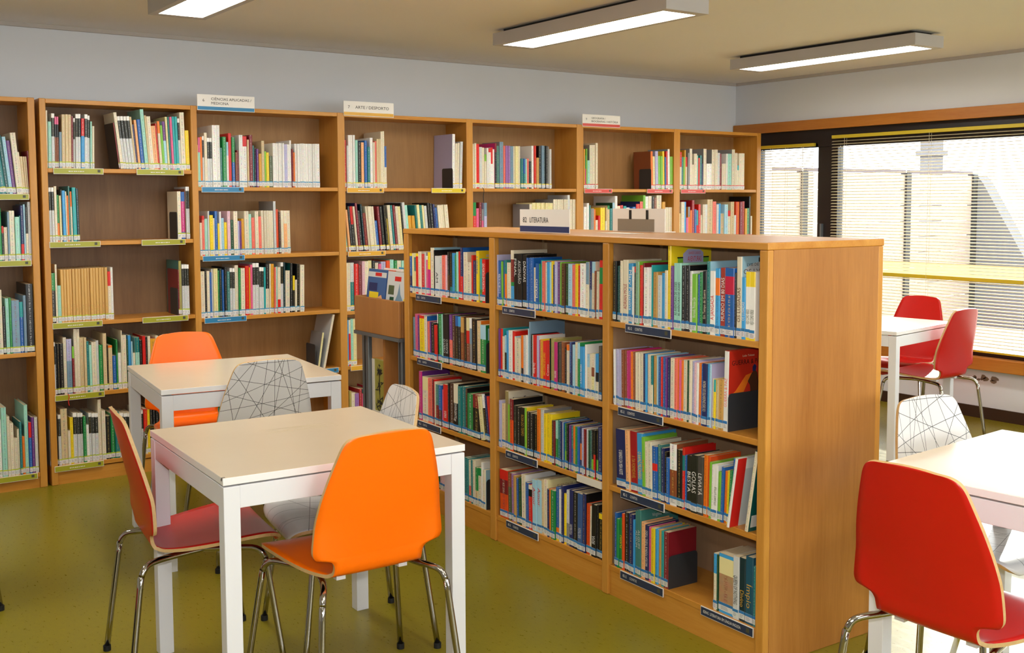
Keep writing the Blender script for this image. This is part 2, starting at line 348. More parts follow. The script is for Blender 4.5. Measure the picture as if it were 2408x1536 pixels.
# ceiling lamps: flat white boxes with a lit panel, held a little off the ceiling
def lamp(x, y, label, group=None):
    L = thing('ceiling_lamp', label, 'lamp', (x, y, ZC), group=group)
    MB().box(-.10, -.66, -.022, .10, .66, 0).build('mounting_plate', M['black'], L)
    h = MB(); a, bb, c, d = .138, .715, .105, .66
    h.box(-a, -bb, -.022, a, bb, -.020)
    for q in ((-a, -bb, -c, bb), (c, -bb, a, bb), (-c, -bb, c, -d), (-c, d, c, bb)): h.box(q[0], q[1], -.088, q[2], q[3], -.022)
    h.build('housing', M['lamp_box'], L)
    MB().box(-c, -d, -.082, c, d, -.074).build('diffuser', M['diffuser'], L)
lamp(1.73, 4.53, 'lit ceiling lamp box above the lime-labelled wall shelves')
lamp(3.66, 4.47, 'lit ceiling lamp box in the middle of the row of three')
lamp(5.64, 4.52, 'lit ceiling lamp box nearest the window corner')
for x, y, wh in ((-.3, .9, 'over the open floor by the school bag'), (1.73, .9, 'before the table with the sticker mark'), (3.66, .9, 'over the sunlit table'), (5.64, .9, 'near the last window pane'), (-.3, 4.5, 'before the bookcase beyond the gap')):  # lamps out of view, added to light the room
    lamp(x, y, 'unseen added ceiling lamp box ' + wh)
# ------------------------------------------------------------------ bookcases
def S(name, mb, mat, par, **k): return mb.build(name, mat, par, **k)
# long wall bookcase: frame x along the wall, y into the shelf, z up
YFR, DEP, HT = 5.96, .255, 2.016
def shelf_label(par, x0, x1, z0, z1, y, col, texts, white=True):
    e = .002 if white else 0.
    g = MB()
    g.box(x0, y - .0035, z0, x1, y, z1, 0)
    g.box(x0 + e, y - .0042, z0 + e, x1 - e, y - .0034, z1 - e, 1)
    g.box(x1 - .03, y - .0048, z0 + .01, x1 - .016, y - .0041, z1 - .007, 2)
    o = g.build('shelf_label', [M['card'] if white else M[col], M[col], M['label_mark']], par)
    for tx, xo, wd in texts: text('lettering', tx, M['ink_w'], o, (xo, y - .0046, z0 + (z1 - z0)*.36), XZ, wd, (z1 - z0)*.32)
    return o
def wall_case(name, label, xs, bays, top=HT):
    B = thing(name, label, 'bookcase', (0, YFR, 0))
    for a, c in xs: S('upright', MB().box(a, 0, 0, c, DEP + .015, top), M['beech'], B, bevel=.003)
    for (x0, x1, shelves) in bays:
        S('top_panel', MB().box(x0, .002, top - .024, x1, DEP, top - .001), M['beech_x'], B, bevel=.002)
        S('back_panel', MB().box(x0, DEP, .06, x1, DEP + .012, top - .024), M['back'] if x0 < 2 else M['back_warm'], B)
        S('plinth', MB().box(x0, .012, 0, x1, .03, .072), M['beech_x'], B)
        for z in shelves: S('shelf', MB().box(x0, .004, z - .022, x1, DEP, z), M['beech_x'], B, bevel=.002)
    return B
SH1 = (1.525, 1.187, .712, .08); SH2 = (1.66, 1.278, .855, .475, .1); SH3 = (1.567, 1.18, .83, .476, .1); SH4 = (1.566, 1.178, .814, .476, .1)
wa = wall_case('wall_bookcase', 'tall beech wall bookcase at the frame edge, apart by a narrow gap', [(.27, .30), (1.187, 1.222)], [(.30, 1.187, SH1)])
ups = [(1.243, 1.275), (2.027, 2.062), (2.918, 2.966), (3.838, 3.887), (4.752, 4.812), (5.680, 5.742), (6.581, 6.625)]
bays = [(ups[i][1], ups[i+1][0], s) for i, s in enumerate((SH2, SH3, SH4, SH3, SH3, SH3))]
wb = wall_case('wall_bookcase', 'long beech wall bookcase of six bays reaching the window corner', ups, bays)
def seq(n, a=.02): return []
for x0, x1, z, c, tx in [(.93, 1.18, 1.525, 'lime', 0), (.93, 1.18, 1.187, 'lime', 0), (.92, 1.173, .08, 'lime', 0)]:
    shelf_label(wa, x0, x1, z - .028, z + .002, -.001, c, [], True)
for x0, x1, z, c in [(1.301, 1.551, 1.66, 'lime'), (1.724, 1.98, 1.66, 'lime'), (1.27, 1.524, 1.278, 'lime'), (1.74, 1.979, 1.278, 'lime'), (1.271, 1.522, .855, 'lime'), (1.733, 1.984, .855, 'lime'),
        (1.271, 1.521, .475, 'lime'), (1.257, 1.506, .1, 'lime'), (2.078, 2.324, 1.567, 'blue_l'), (2.075, 2.32, 1.18, 'blue_l'), (2.077, 2.323, .83, 'blue_l'), (2.66, 2.9, .476, 'blue_l'),
        (2.974, 3.226, 1.566, 'yellow_l'), (3.569, 3.822, 1.566, 'yellow_l2'), (2.976, 3.232, 1.178, 'yellow_l'), (2.982, 3.23, .476, 'yellow_l'),
        (4.819, 5.073, 1.567, 'red_l'), (5.408, 5.663, 1.567, 'red_l'), (5.75, 6.006, 1.567, 'red_l')]:
    o = shelf_label(wb, x0, x1, z - .030, z + .001, -.001, c, [])
    k = MB()
    for i in range(9): k.box(x0 + .075 + i*.009, -.0056, z - .018, x0 + .081 + i*.009 - (i % 3)*.001, -.0050, z - .0135)
    k.build('lettering', M['ink_w'], o)
# low double-sided bookcase in the middle: frame x runs from its far end to the near end, y into it
TH = .028; Ov = Vector((2.595 - .028*(3.47 - 2.29), 2.29, 0)); Uv = Vector((math.sin(TH), math.cos(TH), 0)); Vv = Vector((math.cos(TH), -math.sin(TH), 0))
C0 = Ov + Uv*2.371; CROT = math.atan2(-Uv.y, -Uv.x)
cb = thing('low_bookcase', 'low double-sided beech bookcase full of books in the middle of the room', 'bookcase', C0, CROT)
CT = 1.348; CD = .552; cu = [(0, .045), (.783, .826), (1.571, 1.607), (2.355, 2.391)]
CS = (1.036, .726, .42, .115)
S('end_panel', MB().box(2.3555, .026, 0, 2.391, CD - .026, CT - .0235), M['beech_end'], cb, bevel=.002)
S('end_panel', MB().box(0, .026, 0, .035, CD - .026, CT - .0235), M['beech_end'], cb, bevel=.002)
for a, c in cu:
    for y0, y1 in ((0, .026), (CD - .026, CD)): S('upright', MB().box(a, y0, 0, c, y1, CT - .0235), M['beech'], cb, bevel=.004)
for a, c in cu[1:3]:
    S('divider', MB().box(a + .006, .026, 0, c - .006, CD - .026, CT - .0235), M['back_low'], cb)
S('top_panel', MB().box(-.001, -.002, CT - .0235, 2.392, CD + .002, CT), M['beech_x'], cb, bevel=.003)
for i in range(3):
    x0, x1 = cu[i][1], cu[i+1][0]
    a, c = x0 - .006*(i > 0), x1 + .006*(i < 2)
    S('back_panel', MB().box(a, .27, .1, c, .282, CT - .0235), M['back_low'], cb)
    S('batten', MB().box(a, .255, .117, a + .018, .27, CT - .0235), M['batten'], cb)
    for sgn in (0, 1):
        f = (lambda y: y) if not sgn else (lambda y: CD - y)
        ya, yb_ = sorted((f(.008), f(.27)))
        for z in CS: S('shelf', MB().box(a, ya, z - .021, c, yb_, z), M['beech_x'], cb, bevel=.002)
        ya, yb_ = sorted((f(.010), f(.028))); S('plinth', MB().box(x0, ya, 0, x1, yb_, .094), M['beech_x'], cb)
for x0, x1, z, t_ in [(.115, .359, 1.036, 'CONTOS'), (.122, .358, .726, 'CONTOS'), (.12, .345, .42, 'CONTOS'), (.883, 1.127, 1.036, 'CONTOS'), (.905, 1.14, .42, 'CONTOS'), (.906, 1.145, .115, 'CONTOS'),
        (1.701, 1.946, 1.036, 'CONTOS'), (1.661, 1.907, .726, 'CONTOS'), (1.678, 1.917, .42, 'CONTOS'), (1.677, 1.915, .115, 'CONTOS')]:
    shelf_label(cb, x0, x1, z - .032, z - .001, .007, 'navy2', [('82-2', x0 + .016, .022), (t_, x0 + .055, .04)])
shelf_label(cb, 2.105, 2.345, .083, .114, .007, 'navy2', [('82ING', 2.118, .026), ('LITERATURA EM LÍNGUA INGLESA', 2.15, .14)])
S('label_holder', MB().box(1.41, .003, .392, 1.564, .008, .419), M['paper'], cb)
# section signs on the wall bookcase and on the low one
def sign(label, x, y, z, w, h, band, lines, rotz=0., bh=.019):
    s = thing('section_sign', label, 'sign', (x, y, z), rotz)
    MB().box(0, 0, 0, w, .003, h).build('card', M['card'], s)
    o = MB().box(.002, -.001, .003, w - .002, 0, .003 + bh).box(w - .022, -.0018, .006, w - .006, -.001, bh).build('colour_band', [M[band]], s)
    for tx, xo, zo, wd, ht in lines: text('lettering', tx, M['ink'], s, (xo, -.0008, zo), XZ, wd, ht)
    return s
sign('white sign reading ciencias aplicadas with a blue band, on the wall bookcase top', 2.064, YFR - .006, 1.992, .333, .088, 'blue_l',
     [('6', .03, .048, 0, .016), ('CIÊNCIAS APLICADAS /', .078, .058, .235, .0145), ('MEDICINA', .078, .034, .10, .0145)])
sign('white sign reading arte desporto with a yellow band, on the wall bookcase top', 2.958, YFR - .006, 2.0, .342, .088, 'yellow_l', [('7', .028, .044, 0, .018), ('ARTE / DESPORTO', .078, .044, .23, .018)])
sign('white sign reading geografia with a red band, on the wall bookcase top', 4.797, YFR - .006, 2.003, .346, .085, 'red_l',
     [('9', .03, .044, 0, .016), ('GEOGRAFIA /', .08, .054, .13, .0135), ('BIOGRAFIAS / HISTÓRIA', .08, .032, .245, .0135)])
R = CROT
sign('white standing sign reading literatura with a navy band, on the low bookcase', 2.7065, 3.785, CT, .356, .097, 'navy', [('82', .022, .042, .03, .022), ('LITERATURA', .073, .042, .135, .022)], R, .024)
st = thing('sign_stand', 'white sign stand seen from behind with two black clips and grey card', 'sign', (3.097, 3.632, CT), R)
MB().box(0, 0, 0, .34, .004, .098).build('panel', M['card'], st)
MB().box(.036, -.0015, .002, .275, 0, .054).build('grey_card', M['grey_card'], st)
for x in (.115, .225): MB().box(x, -.004, .053, x + .012, .005, .092).build('clip', M['black'], st)
MB().box(0, .004, 0, .34, .06, .003).build('foot', M['card'], st)
lp_ = MB().box(0, 0, 0, .19, .09, .0012).build('paper_sheet', M['paper'], None, loc=(2.83, 3.42, CT + .0005), rotz=R)
tag(lp_, 'loose white sheet lying behind the literatura sign on the low bookcase', 'paper')
# ------------------------------------------------------------------ tables
def table(label, x, y, rot, group=None, side=.75, residue=False):
    t = thing('white_table', label, 'table', (x, y, 0), rot); h = side/2
    g = MB().box(-h, -h, .719, h, h, .74); g.mi = [1 if i != 1 else 0 for i in range(6)]
    g.build('tabletop', [M['table_top'], M['white']], t, bevel=.0015)
    for sx, sy in ((-1, -1), (1, -1), (1, 1), (-1, 1)):
        a, c = sorted((sx*h, sx*(h - .047))); d, e = sorted((sy*h, sy*(h - .047)))
        MB().box(a + .001*(sx < 0), d + .001*(sy < 0), 0, c - .001*(sx > 0), e - .001*(sy > 0), .714).build('leg', M['white_frame'], t, bevel=.002)
    k = h - .047
    for q in ((-k, -h + .003, k, -h + .023), (-k, h - .023, k, h - .003), (-h + .003, -k, -h + .023, k), (h - .023, -k, h - .003, k)):
        MB().box(q[0], q[1], .652, q[2], q[3], .714).build('apron', M['white_frame'], t, bevel=.0015)
    MB().box(-h + .03, -h + .03, .7145, h - .03, h - .03, .7185).build('top_support', M['black'], t)
    return t
t1 = table('white square table with a torn sticker mark, between orange and red chairs', 1.399, 3.140, -.042)
sk = MB(); q = random.Random(5)
for i in range(26):
    x = -.07 + q.random()*.16; y = .105 + q.random()*.05; sk.box(x, y, .74, x + .02 + q.random()*.07, y + .0012 + q.random()*.0015, .7402)
sk.box(-.085, .098, .74, .165, .0995, .7402).box(-.085, .162, .74, .165, .1635, .7402).box(.1635, .098, .74, .165, .1635, .7402)
sk.build('sticker_residue', flat('sticker_glue', 'c2b190', .7), t1)
ck = MB()
for i in range(4):
    p = (-.375 + q.random()*.012, -.375 + q.random()*.012); ck.box(p[0] - .0012, p[1] - .0012, .722 + i*.004, p[0] + .008, p[1] + .006, .727 + i*.0045)
ck.build('chipped_corner', flat('bare_board', '6d645c', .8), t1)
table('white square table in front of the lime and blue labelled shelves', 1.716, 4.596, -.105)
table('white square sunlit table behind the big red chair', 2.923, 1.507, .075)
table('white square table between two red chairs by the window', 5.56, 4.13, .15)
# ------------------------------------------------------------------ chairs: one bent plywood shell on four chrome legs
def catmull(P, n):
    out = []
    for i in range(len(P) - 1):
        p0, p1, p2, p3 = P[max(i-1, 0)], P[i], P[i+1], P[min(i+2, len(P)-1)]
        for k in range(n):
            t = k/n; out.append(tuple(.5*((2*b) + (c - a)*t + (2*a - 5*b + 4*c - d)*t*t + (3*b - a - 3*c + d)*t**3) for a, b, c, d in zip(p0, p1, p2, p3)))
    out.append(tuple(P[-1])); return out
#          y      z     half width
PROF = [(.222, .405, .150), (.220, .420, .185), (.204, .435, .207), (.165, .4425, .220), (.09, .438, .214), (.01, .430, .200), (-.06, .424, .181), (-.105, .4215, .161), (-.132, .4235, .148), (-.150, .434, .142),
        (-.158, .449, .140), (-.161, .465, .142), (-.163, .477, .152), (-.164, .484, .176), (-.165, .489, .195), (-.1665, .497, .2025), (-.169, .510, .206), (-.175, .54, .204), (-.188, .60, .197), (-.201, .66, .186),
        (-.214, .72, .170), (-.226, .775, .152), (-.232, .803, .142), (-.2355, .819, .133), (-.238, .829, .122), (-.2395, .836, .102), (-.240, .8385, .07)]
def shell_mesh():
    P = catmull(PROF, 3); NC = 17; rows = []; arc = [0.]
    for i in range(1, len(P)): arc.append(arc[-1] + math.hypot(P[i][0] - P[i-1][0], P[i][1] - P[i-1][1]))
    LA = arc[-1]; th = .0052
    vs = []; uvs = []
    for side in (1, -1):
        for i, (y, z, w_) in enumerate(P):
            a, c = P[max(i-1, 0)], P[min(i+1, len(P)-1)]
            ty, tz = c[0] - a[0], c[1] - a[1]; L = math.hypot(ty, tz); ny, nz = tz/L, -ty/L      # normal: up on the seat, forward on the back
            bl = min(1., max(0., (z - .47)/.12))
            for k in range(NC):
                u = (k/(NC-1)*2 - 1); x = u*w_
                dy = bl*.55*x*x; dz = (1 - bl)*.12*x*x*(y > -.15)
                edge = .007*(1 - math.cos(math.pi*max(0, (abs(u) - .8)/.2)))*0
                vs.append((x, y + dy + ny*th*side, z + dz + nz*th*side + (.004*(1 - u*u) if i == len(P)-1 else 0))); uvs.append((x, LA - arc[i]))
    n = len(P); fs = []; mi = []
    I = lambda s, i, k: s*n*NC + i*NC + k
    for i in range(n-1):
        for k in range(NC-1):
            fs.append((I(0, i, k), I(0, i, k+1), I(0, i+1, k+1), I(0, i+1, k))); mi.append(0)
            fs.append((I(1, i, k), I(1, i+1, k), I(1, i+1, k+1), I(1, i, k+1))); mi.append(0)
    for i in range(n-1):
        fs.append((I(0, i, 0), I(0, i+1, 0), I(1, i+1, 0), I(1, i, 0))); fs.append((I(0, i, NC-1), I(1, i, NC-1), I(1, i+1, NC-1), I(0, i+1, NC-1))); mi += [1, 1]
    for k in range(NC-1):
        fs.append((I(0, 0, k), I(1, 0, k), I(1, 0, k+1), I(0, 0, k+1))); fs.append((I(0, n-1, k), I(0, n-1, k+1), I(1, n-1, k+1), I(1, n-1, k))); mi += [1, 1]
    me = bpy.data.meshes.new('shell'); me.from_pydata(vs, [], fs); ul = me.uv_layers.new(name='UVMap')
    for p in me.polygons:
        p.material_index = mi[p.index]; p.use_smooth = mi[p.index] == 0
        for li in p.loop_indices: ul.data[li].uv = uvs[me.loops[li].vertex_index]
    return me
SHELL = shell_mesh()
LEGM = {}
def leg_meshes():
    out = []
    for sx in (-1, 1):
        for P in ([(.125, .02, .408), (.150, -.10, .405), (.176, -.168, .402), (.190, -.192, .390), (.196, -.203, .368), (.201, -.209, .335), (.228, -.25, .012)],
                  [(.125, -.02, .408), (.165, .07, .408), (.198, .128, .409), (.214, .152, .398), (.222, .163, .376), (.228, .168, .34), (.268, .21, .012)]):
            b = MB().tube([(sx*p[0], p[1], p[2]) for p in catmull(P, 3)], .0097, 12)
            out.append((b, Vector((sx*P[-1][0], P[-1][1], 0))))
    return out
def chair(label, x, y, heading, kind, group=None):
    """heading: direction the sitter would face, radians from +y, counter-clockwise"""
    c = thing('plywood_chair', label, 'chair', (x, y, 0), heading, group)
    me = SHELL.copy(); me.materials.append(M[kind]); me.materials.append(M['ply'])
    o = bpy.data.objects.new('seat_shell', me); COL.objects.link(o); o.parent = c
    if not LEGM:
        for i, (b, f) in enumerate(leg_meshes()):
            l = b.build('leg', M['chrome'], c, smooth=True); p = MB().tube([(f.x, f.y, 0), (f.x, f.y, .018)], .0125, 10).build('foot_cap', M['rubber'], l)
            LEGM[i] = (l, p)
        LEGM['s'] = [MB().box(x - .014, -.12, .404, x + .014, -.095, .4165).build('seat_bracket', M['white_frame'], c) for x in (-.1, .1)]
    else:
        for i in range(4):
            l = LEGM[i][0].copy(); COL.objects.link(l); l.parent = c; p = LEGM[i][1].copy(); COL.objects.link(p); p.parent = l
        for s in LEGM['s']: s = s.copy(); COL.objects.link(s); s.parent = c
    return c
def head(fx, fy): return math.atan2(-fx, fy)
chair('orange plywood chair with its back turned, tucked at the table with the sticker mark', 1.438, 2.870, head(.01, 1), 'orange')
chair('red plywood chair side-on at the table with the sticker mark', 1.131, 3.374, head(.993, -.117), 'red')
chair('white line-patterned chair between the sticker-marked table and the low bookcase', 1.600, 3.275, head(-.987, .159), 'lines')
chair('white line-patterned chair with its back turned, before the table by the wall shelves', 1.728, 4.372, head(.1, .995), 'lines')
chair('orange plywood chair facing us behind the table by the wall shelves', 1.71, 5.05, head(-.1, -.995), 'orange')
chair('big red plywood chair against the end panel side of the low bookcase', 2.480, 1.540, head(1, .0), 'red')
chair('white line-patterned chair facing us behind the sunlit table', 3.085, 1.85, head(-.09, -.996), 'lines')
chair('red plywood chair facing us under the window beyond the far table', 6.15, 4.30, head(-.998, -.067), 'red')
chair('red plywood chair turned away from us at the far table by the window', 5.82, 3.88, head(-.042, .999), 'red')
chair('red chair cut off by the frame, only one black foot showing on the floor', .44, 4.45, head(-1, 0), 'red')
BOOKS = [
('R1', 'C', 1.036, (0, 0), 'b', 1.6208, '196,222,bk|108,205,dt|99,207,dt|137,225,cr|289,229,cr=^ .12 .62 dr ADRIAN MOLE|252,217,sb=v .2 .9 wh Mary Poppins|92,207,wh|104,207,re@.1+bk|194,226,lt;lg|155,214,re|81,222,mr|283,207,wh|160,207,wh|48,217,tu|229,193,tn|235,183,gw|155,192,sb|154,202,cr|161,290,ye;ye|137,219,pu|215,229,mt=^ .1 .72 bk AS AVENTURAS DE ULISSES|194,230,mt=^ .1 .72 bk AS AVENTURAS DE ULISSES|196,223,bk|184,224,bk|146,206,wh|235,197,lg=^ .1 .6 wh Horrendo, Princesa Cão|97,196,bl|143,204,gr|188,209,bk=^ .15 .7 cr Em Tempo de Guerra|165,242,te;pb|244,211,wh=^ .18 .62 re A JANGADA|217,221,sb@.14+or@.26+sb|248,224,br2=^ .22 .85 wh MUNDO EM 80 DIAS|415,225,bl@.12+cr2@.26+bl|66,211,bk|230,263,cr;pb=^ .2 .62 br OS LUSÍADAS|173,198,sb=^ .3 .6 wh OS LUSÍADAS|219,217,ye@.22+wh@.73+ye=^ .14 .45 dg2 VEJO COMO VERDE|233,218,ye@.22+wh@.73+ye=^ .14 .45 dg2 VEJO COMO VERDE'),
('R2', 'C', 0.726, (-1, 1), 'b', 1.6234, '103,206,wh|144,208,la|111,208,la|114,209,la|162,209,bro|113,209,bro|128,209,ma|112,212,ma|135,208,or|111,208,bro|118,208,cr|137,207,cr|167,209,cr|116,208,nb|104,209,sb|115,208,cr|95,209,cr|114,206,te@.5+cr|169,207,tn|94,210,pb|149,206,bl|118,208,re|132,209,bl|99,208,pu|109,207,nb|217,210,cr|161,211,sa|71,209,or|124,208,pk|106,208,or|193,211,cr|87,211,dg|139,214,cr|138,212,la|120,209,lp|102,209,wh|102,210,or|74,208,bl|228,211,nb=^ .12 .72 cr OS DESCENDENTES DE MERLIN|100,212,sb|100,212,pb;la|99,165,cr|99,164,tu@.25+ye|131,165,be|227,168,tn|209,264,wh;re2=^ .3 .66 sa GUERRA & PAZ'),
('R3', 'C', 0.42, (-2.5, 2.5), 'b', 1.6395, '562,217,nb=v .15 .65 wh O BANDO DA MEIA NOITE|230,221,pe|377,222,dr=v .1 .6 gd A TIA FORMIDÁVEL|310,221,sb=v .25 .7 ye O RAPAZ MILIONÁRIO|174,212,lg=v .38 .62 or SLIME|164,199,cr|209,203,cr|267,190,bl@.32+re@.14+bl|191,200,gt|181,192,nb|112,182,bk|156,164,bl|353,217,wh@.42+bro@.46+wh|283,202,bk|129,213,re2@.12+te@.25+re|86,190,bl|255,192,bk2=v .35 .72 wh BESTA|315,199,bk2=v .35 .72 wh GOLIAS|269,199,dgy=v .35 .72 wh LEVIATÃ|185,209,or|102,207,ro|101,191,lg|141,184,wh|160,187,wh=^ .1 .6 dg2 STUART LITTLE|139,167,lg|138,185,bl|118,174,or|117,178,ye|155,181,gr|135,226,bl;lg'),
('R4', 'C', 0.115, (0, 0), 'b', 1.6276, '151,204,bl;bl|150,185,gr=^ .4 .65 ye FUDIU|179,191,gr=^ .4 .65 ye FUDIU|131,212,ro|242,220,bk|274,220,nb|69,204,sb|173,239,gt=v .2 .7 gw ALGUM|189,247,gt;gt=v .2 .7 gw ALGUM|215,207,pe|196,201,nb=^ .1 .9 wh NICOLA YOON & TUDO, TUDO|162,198,pk|188,198,ye|170,199,sb|125,201,tn|163,199,tu|242,202,mr;mr'),
('R4b', 'C', 0.115, (0, 0), 'b', 2.1533, '159,192,sb@.35+cr|67,191,dg|687,200,sb@.06+lye@.28+be2@.6+sb|267,208,gw=v .1 .7 bk QUEEN OF NOTHING|268,210,dn=v .2 .5 gd Divino|336,222,tn2=v .2 .6 gd Ímpio|124,198,te'),
('M1', 'C', 1.036, (-0.5, 0.5), 'b', 0.8287, '98,215,la|236,191,bl=^ .1 .7 wh O CLUBE DA ALDEIA|124,188,lg|144,191,bl=^ .15 .7 wh O CLUBE|157,195,te@.3+or;te|325,185,cr|228,238,cr@.16+mr@.4+gr@.07+sb;cr|266,224,bk=v .45 .92 wh FINAL|348,224,bk=v .45 .88 gw ASCENSÃO|305,223,bk;bk=v .5 .88 wh DÁDIVAS|161,211,bl|160,212,bl|222,213,bl;bl|145,174,cr|219,191,bl=^ .2 .7 wh DIÁRIO|106,190,gr|124,205,tu|185,202,sa|153,197,cr|152,201,sb|121,200,pb|151,204,ye|90,191,nb|179,205,la|178,204,pu|118,203,lg|234,199,bro2|174,198,dg|259,199,pb|200,197,sa|170,201,ye|141,195,re|390,204,wh|182,211,gb@.4+cr|148,215,nb@.5+gb|206,214,pb@.2+cr|92,180,bro|150,179,cr|213,221,re@.12+gr@.28+re'),
('M2', 'C', 0.726, (0, 0), 'b', 0.8377, '147,208,pu=^ .3 .8 wh Cem anos|174,210,re;tu|159,178,cr|149,184,pb@.4+bk@.4+pb|153,205,sb|281,208,wh|199,207,re|66,187,cr;pb|380,182,cr|156,196,or@.7+bk|181,196,gw|171,200,wh|119,229,pb|102,258,gb;gb|97,208,bk|105,205,wh|234,207,re=v .05 .45 wh Die Reise|162,206,la;wh|82,190,ma|205,194,oy;ye|232,189,re=^ .2 .75 ye NÃO COMAS ESTE LIVRO|214,194,re=^ .1 .5 wh Conto|60,203,bk|239,204,oy2;oy2|217,193,ma=^ .05 .4 wh PARA SEMPRE|98,194,bk|164,193,dgy|225,198,bro|135,177,bk|180,192,or@.12+cr|145,203,bl@.6+nb|95,202,nb|139,196,pb|180,207,cr|141,207,pb@.3+gr|174,193,sb=^ .2 .65 wh A FLECHA NEGRA|121,194,sb=^ .2 .65 wh MANUEL|124,204,wh;wh|175,170,pb@.3+cr|109,172,cr|216,174,cr@.3+bro@.2+lye|71,175,gw|178,177,sb@.4+bk@.2+cr|205,208,dgy'),
('M3', 'C', 0.42, (0, 0), 'b', 0.8409, '185,204,la|262,192,be|234,250,tn3;cr|170,196,lg|266,222,mr@.4+ro;bk|228,199,bk2|251,195,bk|372,198,bk=v .4 .85 gd ROSA DO TEMPO|138,202,lg;ye|254,188,bk|266,186,bk|240,185,bk|237,212,or;tn|221,212,gw;gy|201,199,ye|209,202,ye|138,202,ye;ye|137,180,bro2|91,177,mr|181,184,mt@.4+gr|180,187,te|134,186,nb;nb|89,184,gw|67,185,bl|146,182,gr@.6+lg|141,187,bk|131,181,pu|165,181,te@.5+bl|138,182,or@.5+tn|138,183,gr|128,184,bl|119,186,nb@.35+or@.35+nb|169,182,la|126,182,mr|105,184,gw|113,181,dg|141,183,gt|120,188,bk@.6+lg|123,189,bk@.5+re|143,191,bk@.6+lg|263,204,nb'),
('M4', 'C', 0.115, (-1.5, 1), 'b', 0.8451, '618,208,re@.2+mr@.3+ro|253,205,bro@.3+dg2|214,206,vi|175,202,tn|169,194,bl|241,201,dg|306,220,cr;wh|231,192,bl;bl|244,188,cr@.1+bk@.16+re|312,215,pb=v .5 .85 re Amor|323,219,pb=v .5 .85 re Amor|172,226,be|269,232,cr;lye|160,198,nb|106,202,or|311,200,gr|223,218,bl@.75+or@.2+ye|155,214,wh|154,233,nb;nb|158,204,ye|221,222,gw@.6+gy;gw|274,228,nb=v .05 .4 wh DAQUI PARA O SUL;nb|294,226,bk;bk|312,227,bl2=^ .05 .4 gw INFILTRADA|221,233,nb;bk|241,198,ro|109,194,cr|302,204,bk=^ .05 .4 gw IRMÃ|86,208,bk|297,178,ye@.12+bk'),
('L1', 'C', 1.036, (0, 0), 'b', 0.0401, '256,193,ye@.07+bl@.5+nb|170,194,lye|211,195,lye@.1+gt@.35+lye|230,194,ye@.07+re|291,204,cr|308,193,re|143,201,gw|203,186,wh@.1+pk|222,204,ye@.4+ma;re|340,226,cr;pb|99,216,bk|433,189,gw=v .3 .6 bk AM|233,192,gw|308,195,sa|191,196,lp|190,212,bk@.5+bro2;bro2|208,207,bk@.75+te|270,208,sb|141,200,gr|167,215,mt|202,218,re=v .2 .85 wh A VIDA NUM SOPRO|219,235,nb@.55+re;bl|344,216,cr|411,173,cr|141,205,re|281,182,nb|226,226,ye=v .55 .9 bl A CIDADE;sb|224,192,tu@.7+gr|274,191,re=v .1 .9 wh DE PORTA EM PORTA;re'),
('L2', 'C', 0.726, (-1, -0.5), 'b', 0.0661, '249,191,gb|247,209,pk|179,202,pu|486,206,re@.07+ye;wh|262,206,cr;bl|217,183,sa|151,182,pu|342,180,bk|254,172,re|76,227,wh@.2+bk|322,226,gr|125,228,mt|289,230,bk=v .15 .5 gw O LIVRO|286,231,bk=v .15 .5 gw O MONTE|283,232,pu@.5+sa|261,232,bro2|278,231,bl@.2+bk|237,231,sb@.2+bk|274,230,tn@.3+bro|213,231,bk|307,232,lye@.25+re@.25+bro|209,233,wh@.2+gb@.3+gy|377,232,bk;bk|317,226,be;or|441,211,pb@.3+gr;gr'),
('L3', 'C', 0.42, (0, 0), 'b', 0.1203, '292,238,ma;pu|550,216,lye@.3+cr|464,214,sa|179,216,mr;re|203,206,cr|252,196,gt@.5+mr|275,197,bl@.6+bro2|173,178,pk|417,207,re=v .12 .4 wh OS GÉMEOS|146,219,bk|386,220,bro2|404,223,cr@.4+bk=v .15 .6 wh DIVERGENTE;gy|306,215,te|302,220,te|162,216,bro2;bk|525,194,gr|648,198,mr@.3+bk;mr'),
('L3b', 'C', 0.42, (-9, -8), 'b', 0.6795, '287,194,lye|240,208,wh@.3+bk|174,204,nb|194,204,re'),
('L4', 'C', 0.115, (-2, 0), 'b', 0.2746, '319,114,gr|158,114,bk|247,118,oy2@.25+lp|223,123,oy2@.25+lp|309,122,tn@.25+cr|219,138,wh|260,145,pb|258,157,bl|256,165,cr|254,176,gy|168,191,bk|209,200,te|166,199,te|247,194,cr@.6+sa|163,200,te|223,202,cr|222,174,gr@.6+be|279,177,gr@.2+cr|119,207,wh;wh|256,177,cr;pb'),
('u1a', 'W', 1.525, (-7, -2), 'l', 1.0168, '176,287,tu|265,294,te|178,295,dt|178,289,pb|179,271,pu|270,310,cr|102,214,cr|139,192,be|91,192,be|91,192,be|121,221,mr'),
('u1b', 'W', 1.187, (0, 0), 'l', 1.005, '176,269,gr|248,268,gr|107,178,re@.2+bk|178,172,cr|89,249,gb|269,255,cr|210,223,mt|66,229,te|145,281,nb@.7+re|91,287,pb|121,274,bk@.5+cr|152,300,gw'),
('u1c', 'W', 0.712, (0, 0), 'l', 0.9819, '277,308,gy|278,329,cr|140,244,bk|175,285,mt|105,288,gr|389,272,gb|178,263,tu@.3+bl|143,296,gb|358,353,bk;bk'),
('u1d', 'W', 0.08, (0, 0), 'l', 0.9597, '278,292,cr|244,297,wh|246,359,mt|141,311,cr|177,274,cr|177,195,cr|107,239,cr|107,277,te|143,197,or|179,359,mt|144,268,re@.3+bl|144,293,pu|159,291,gw'),
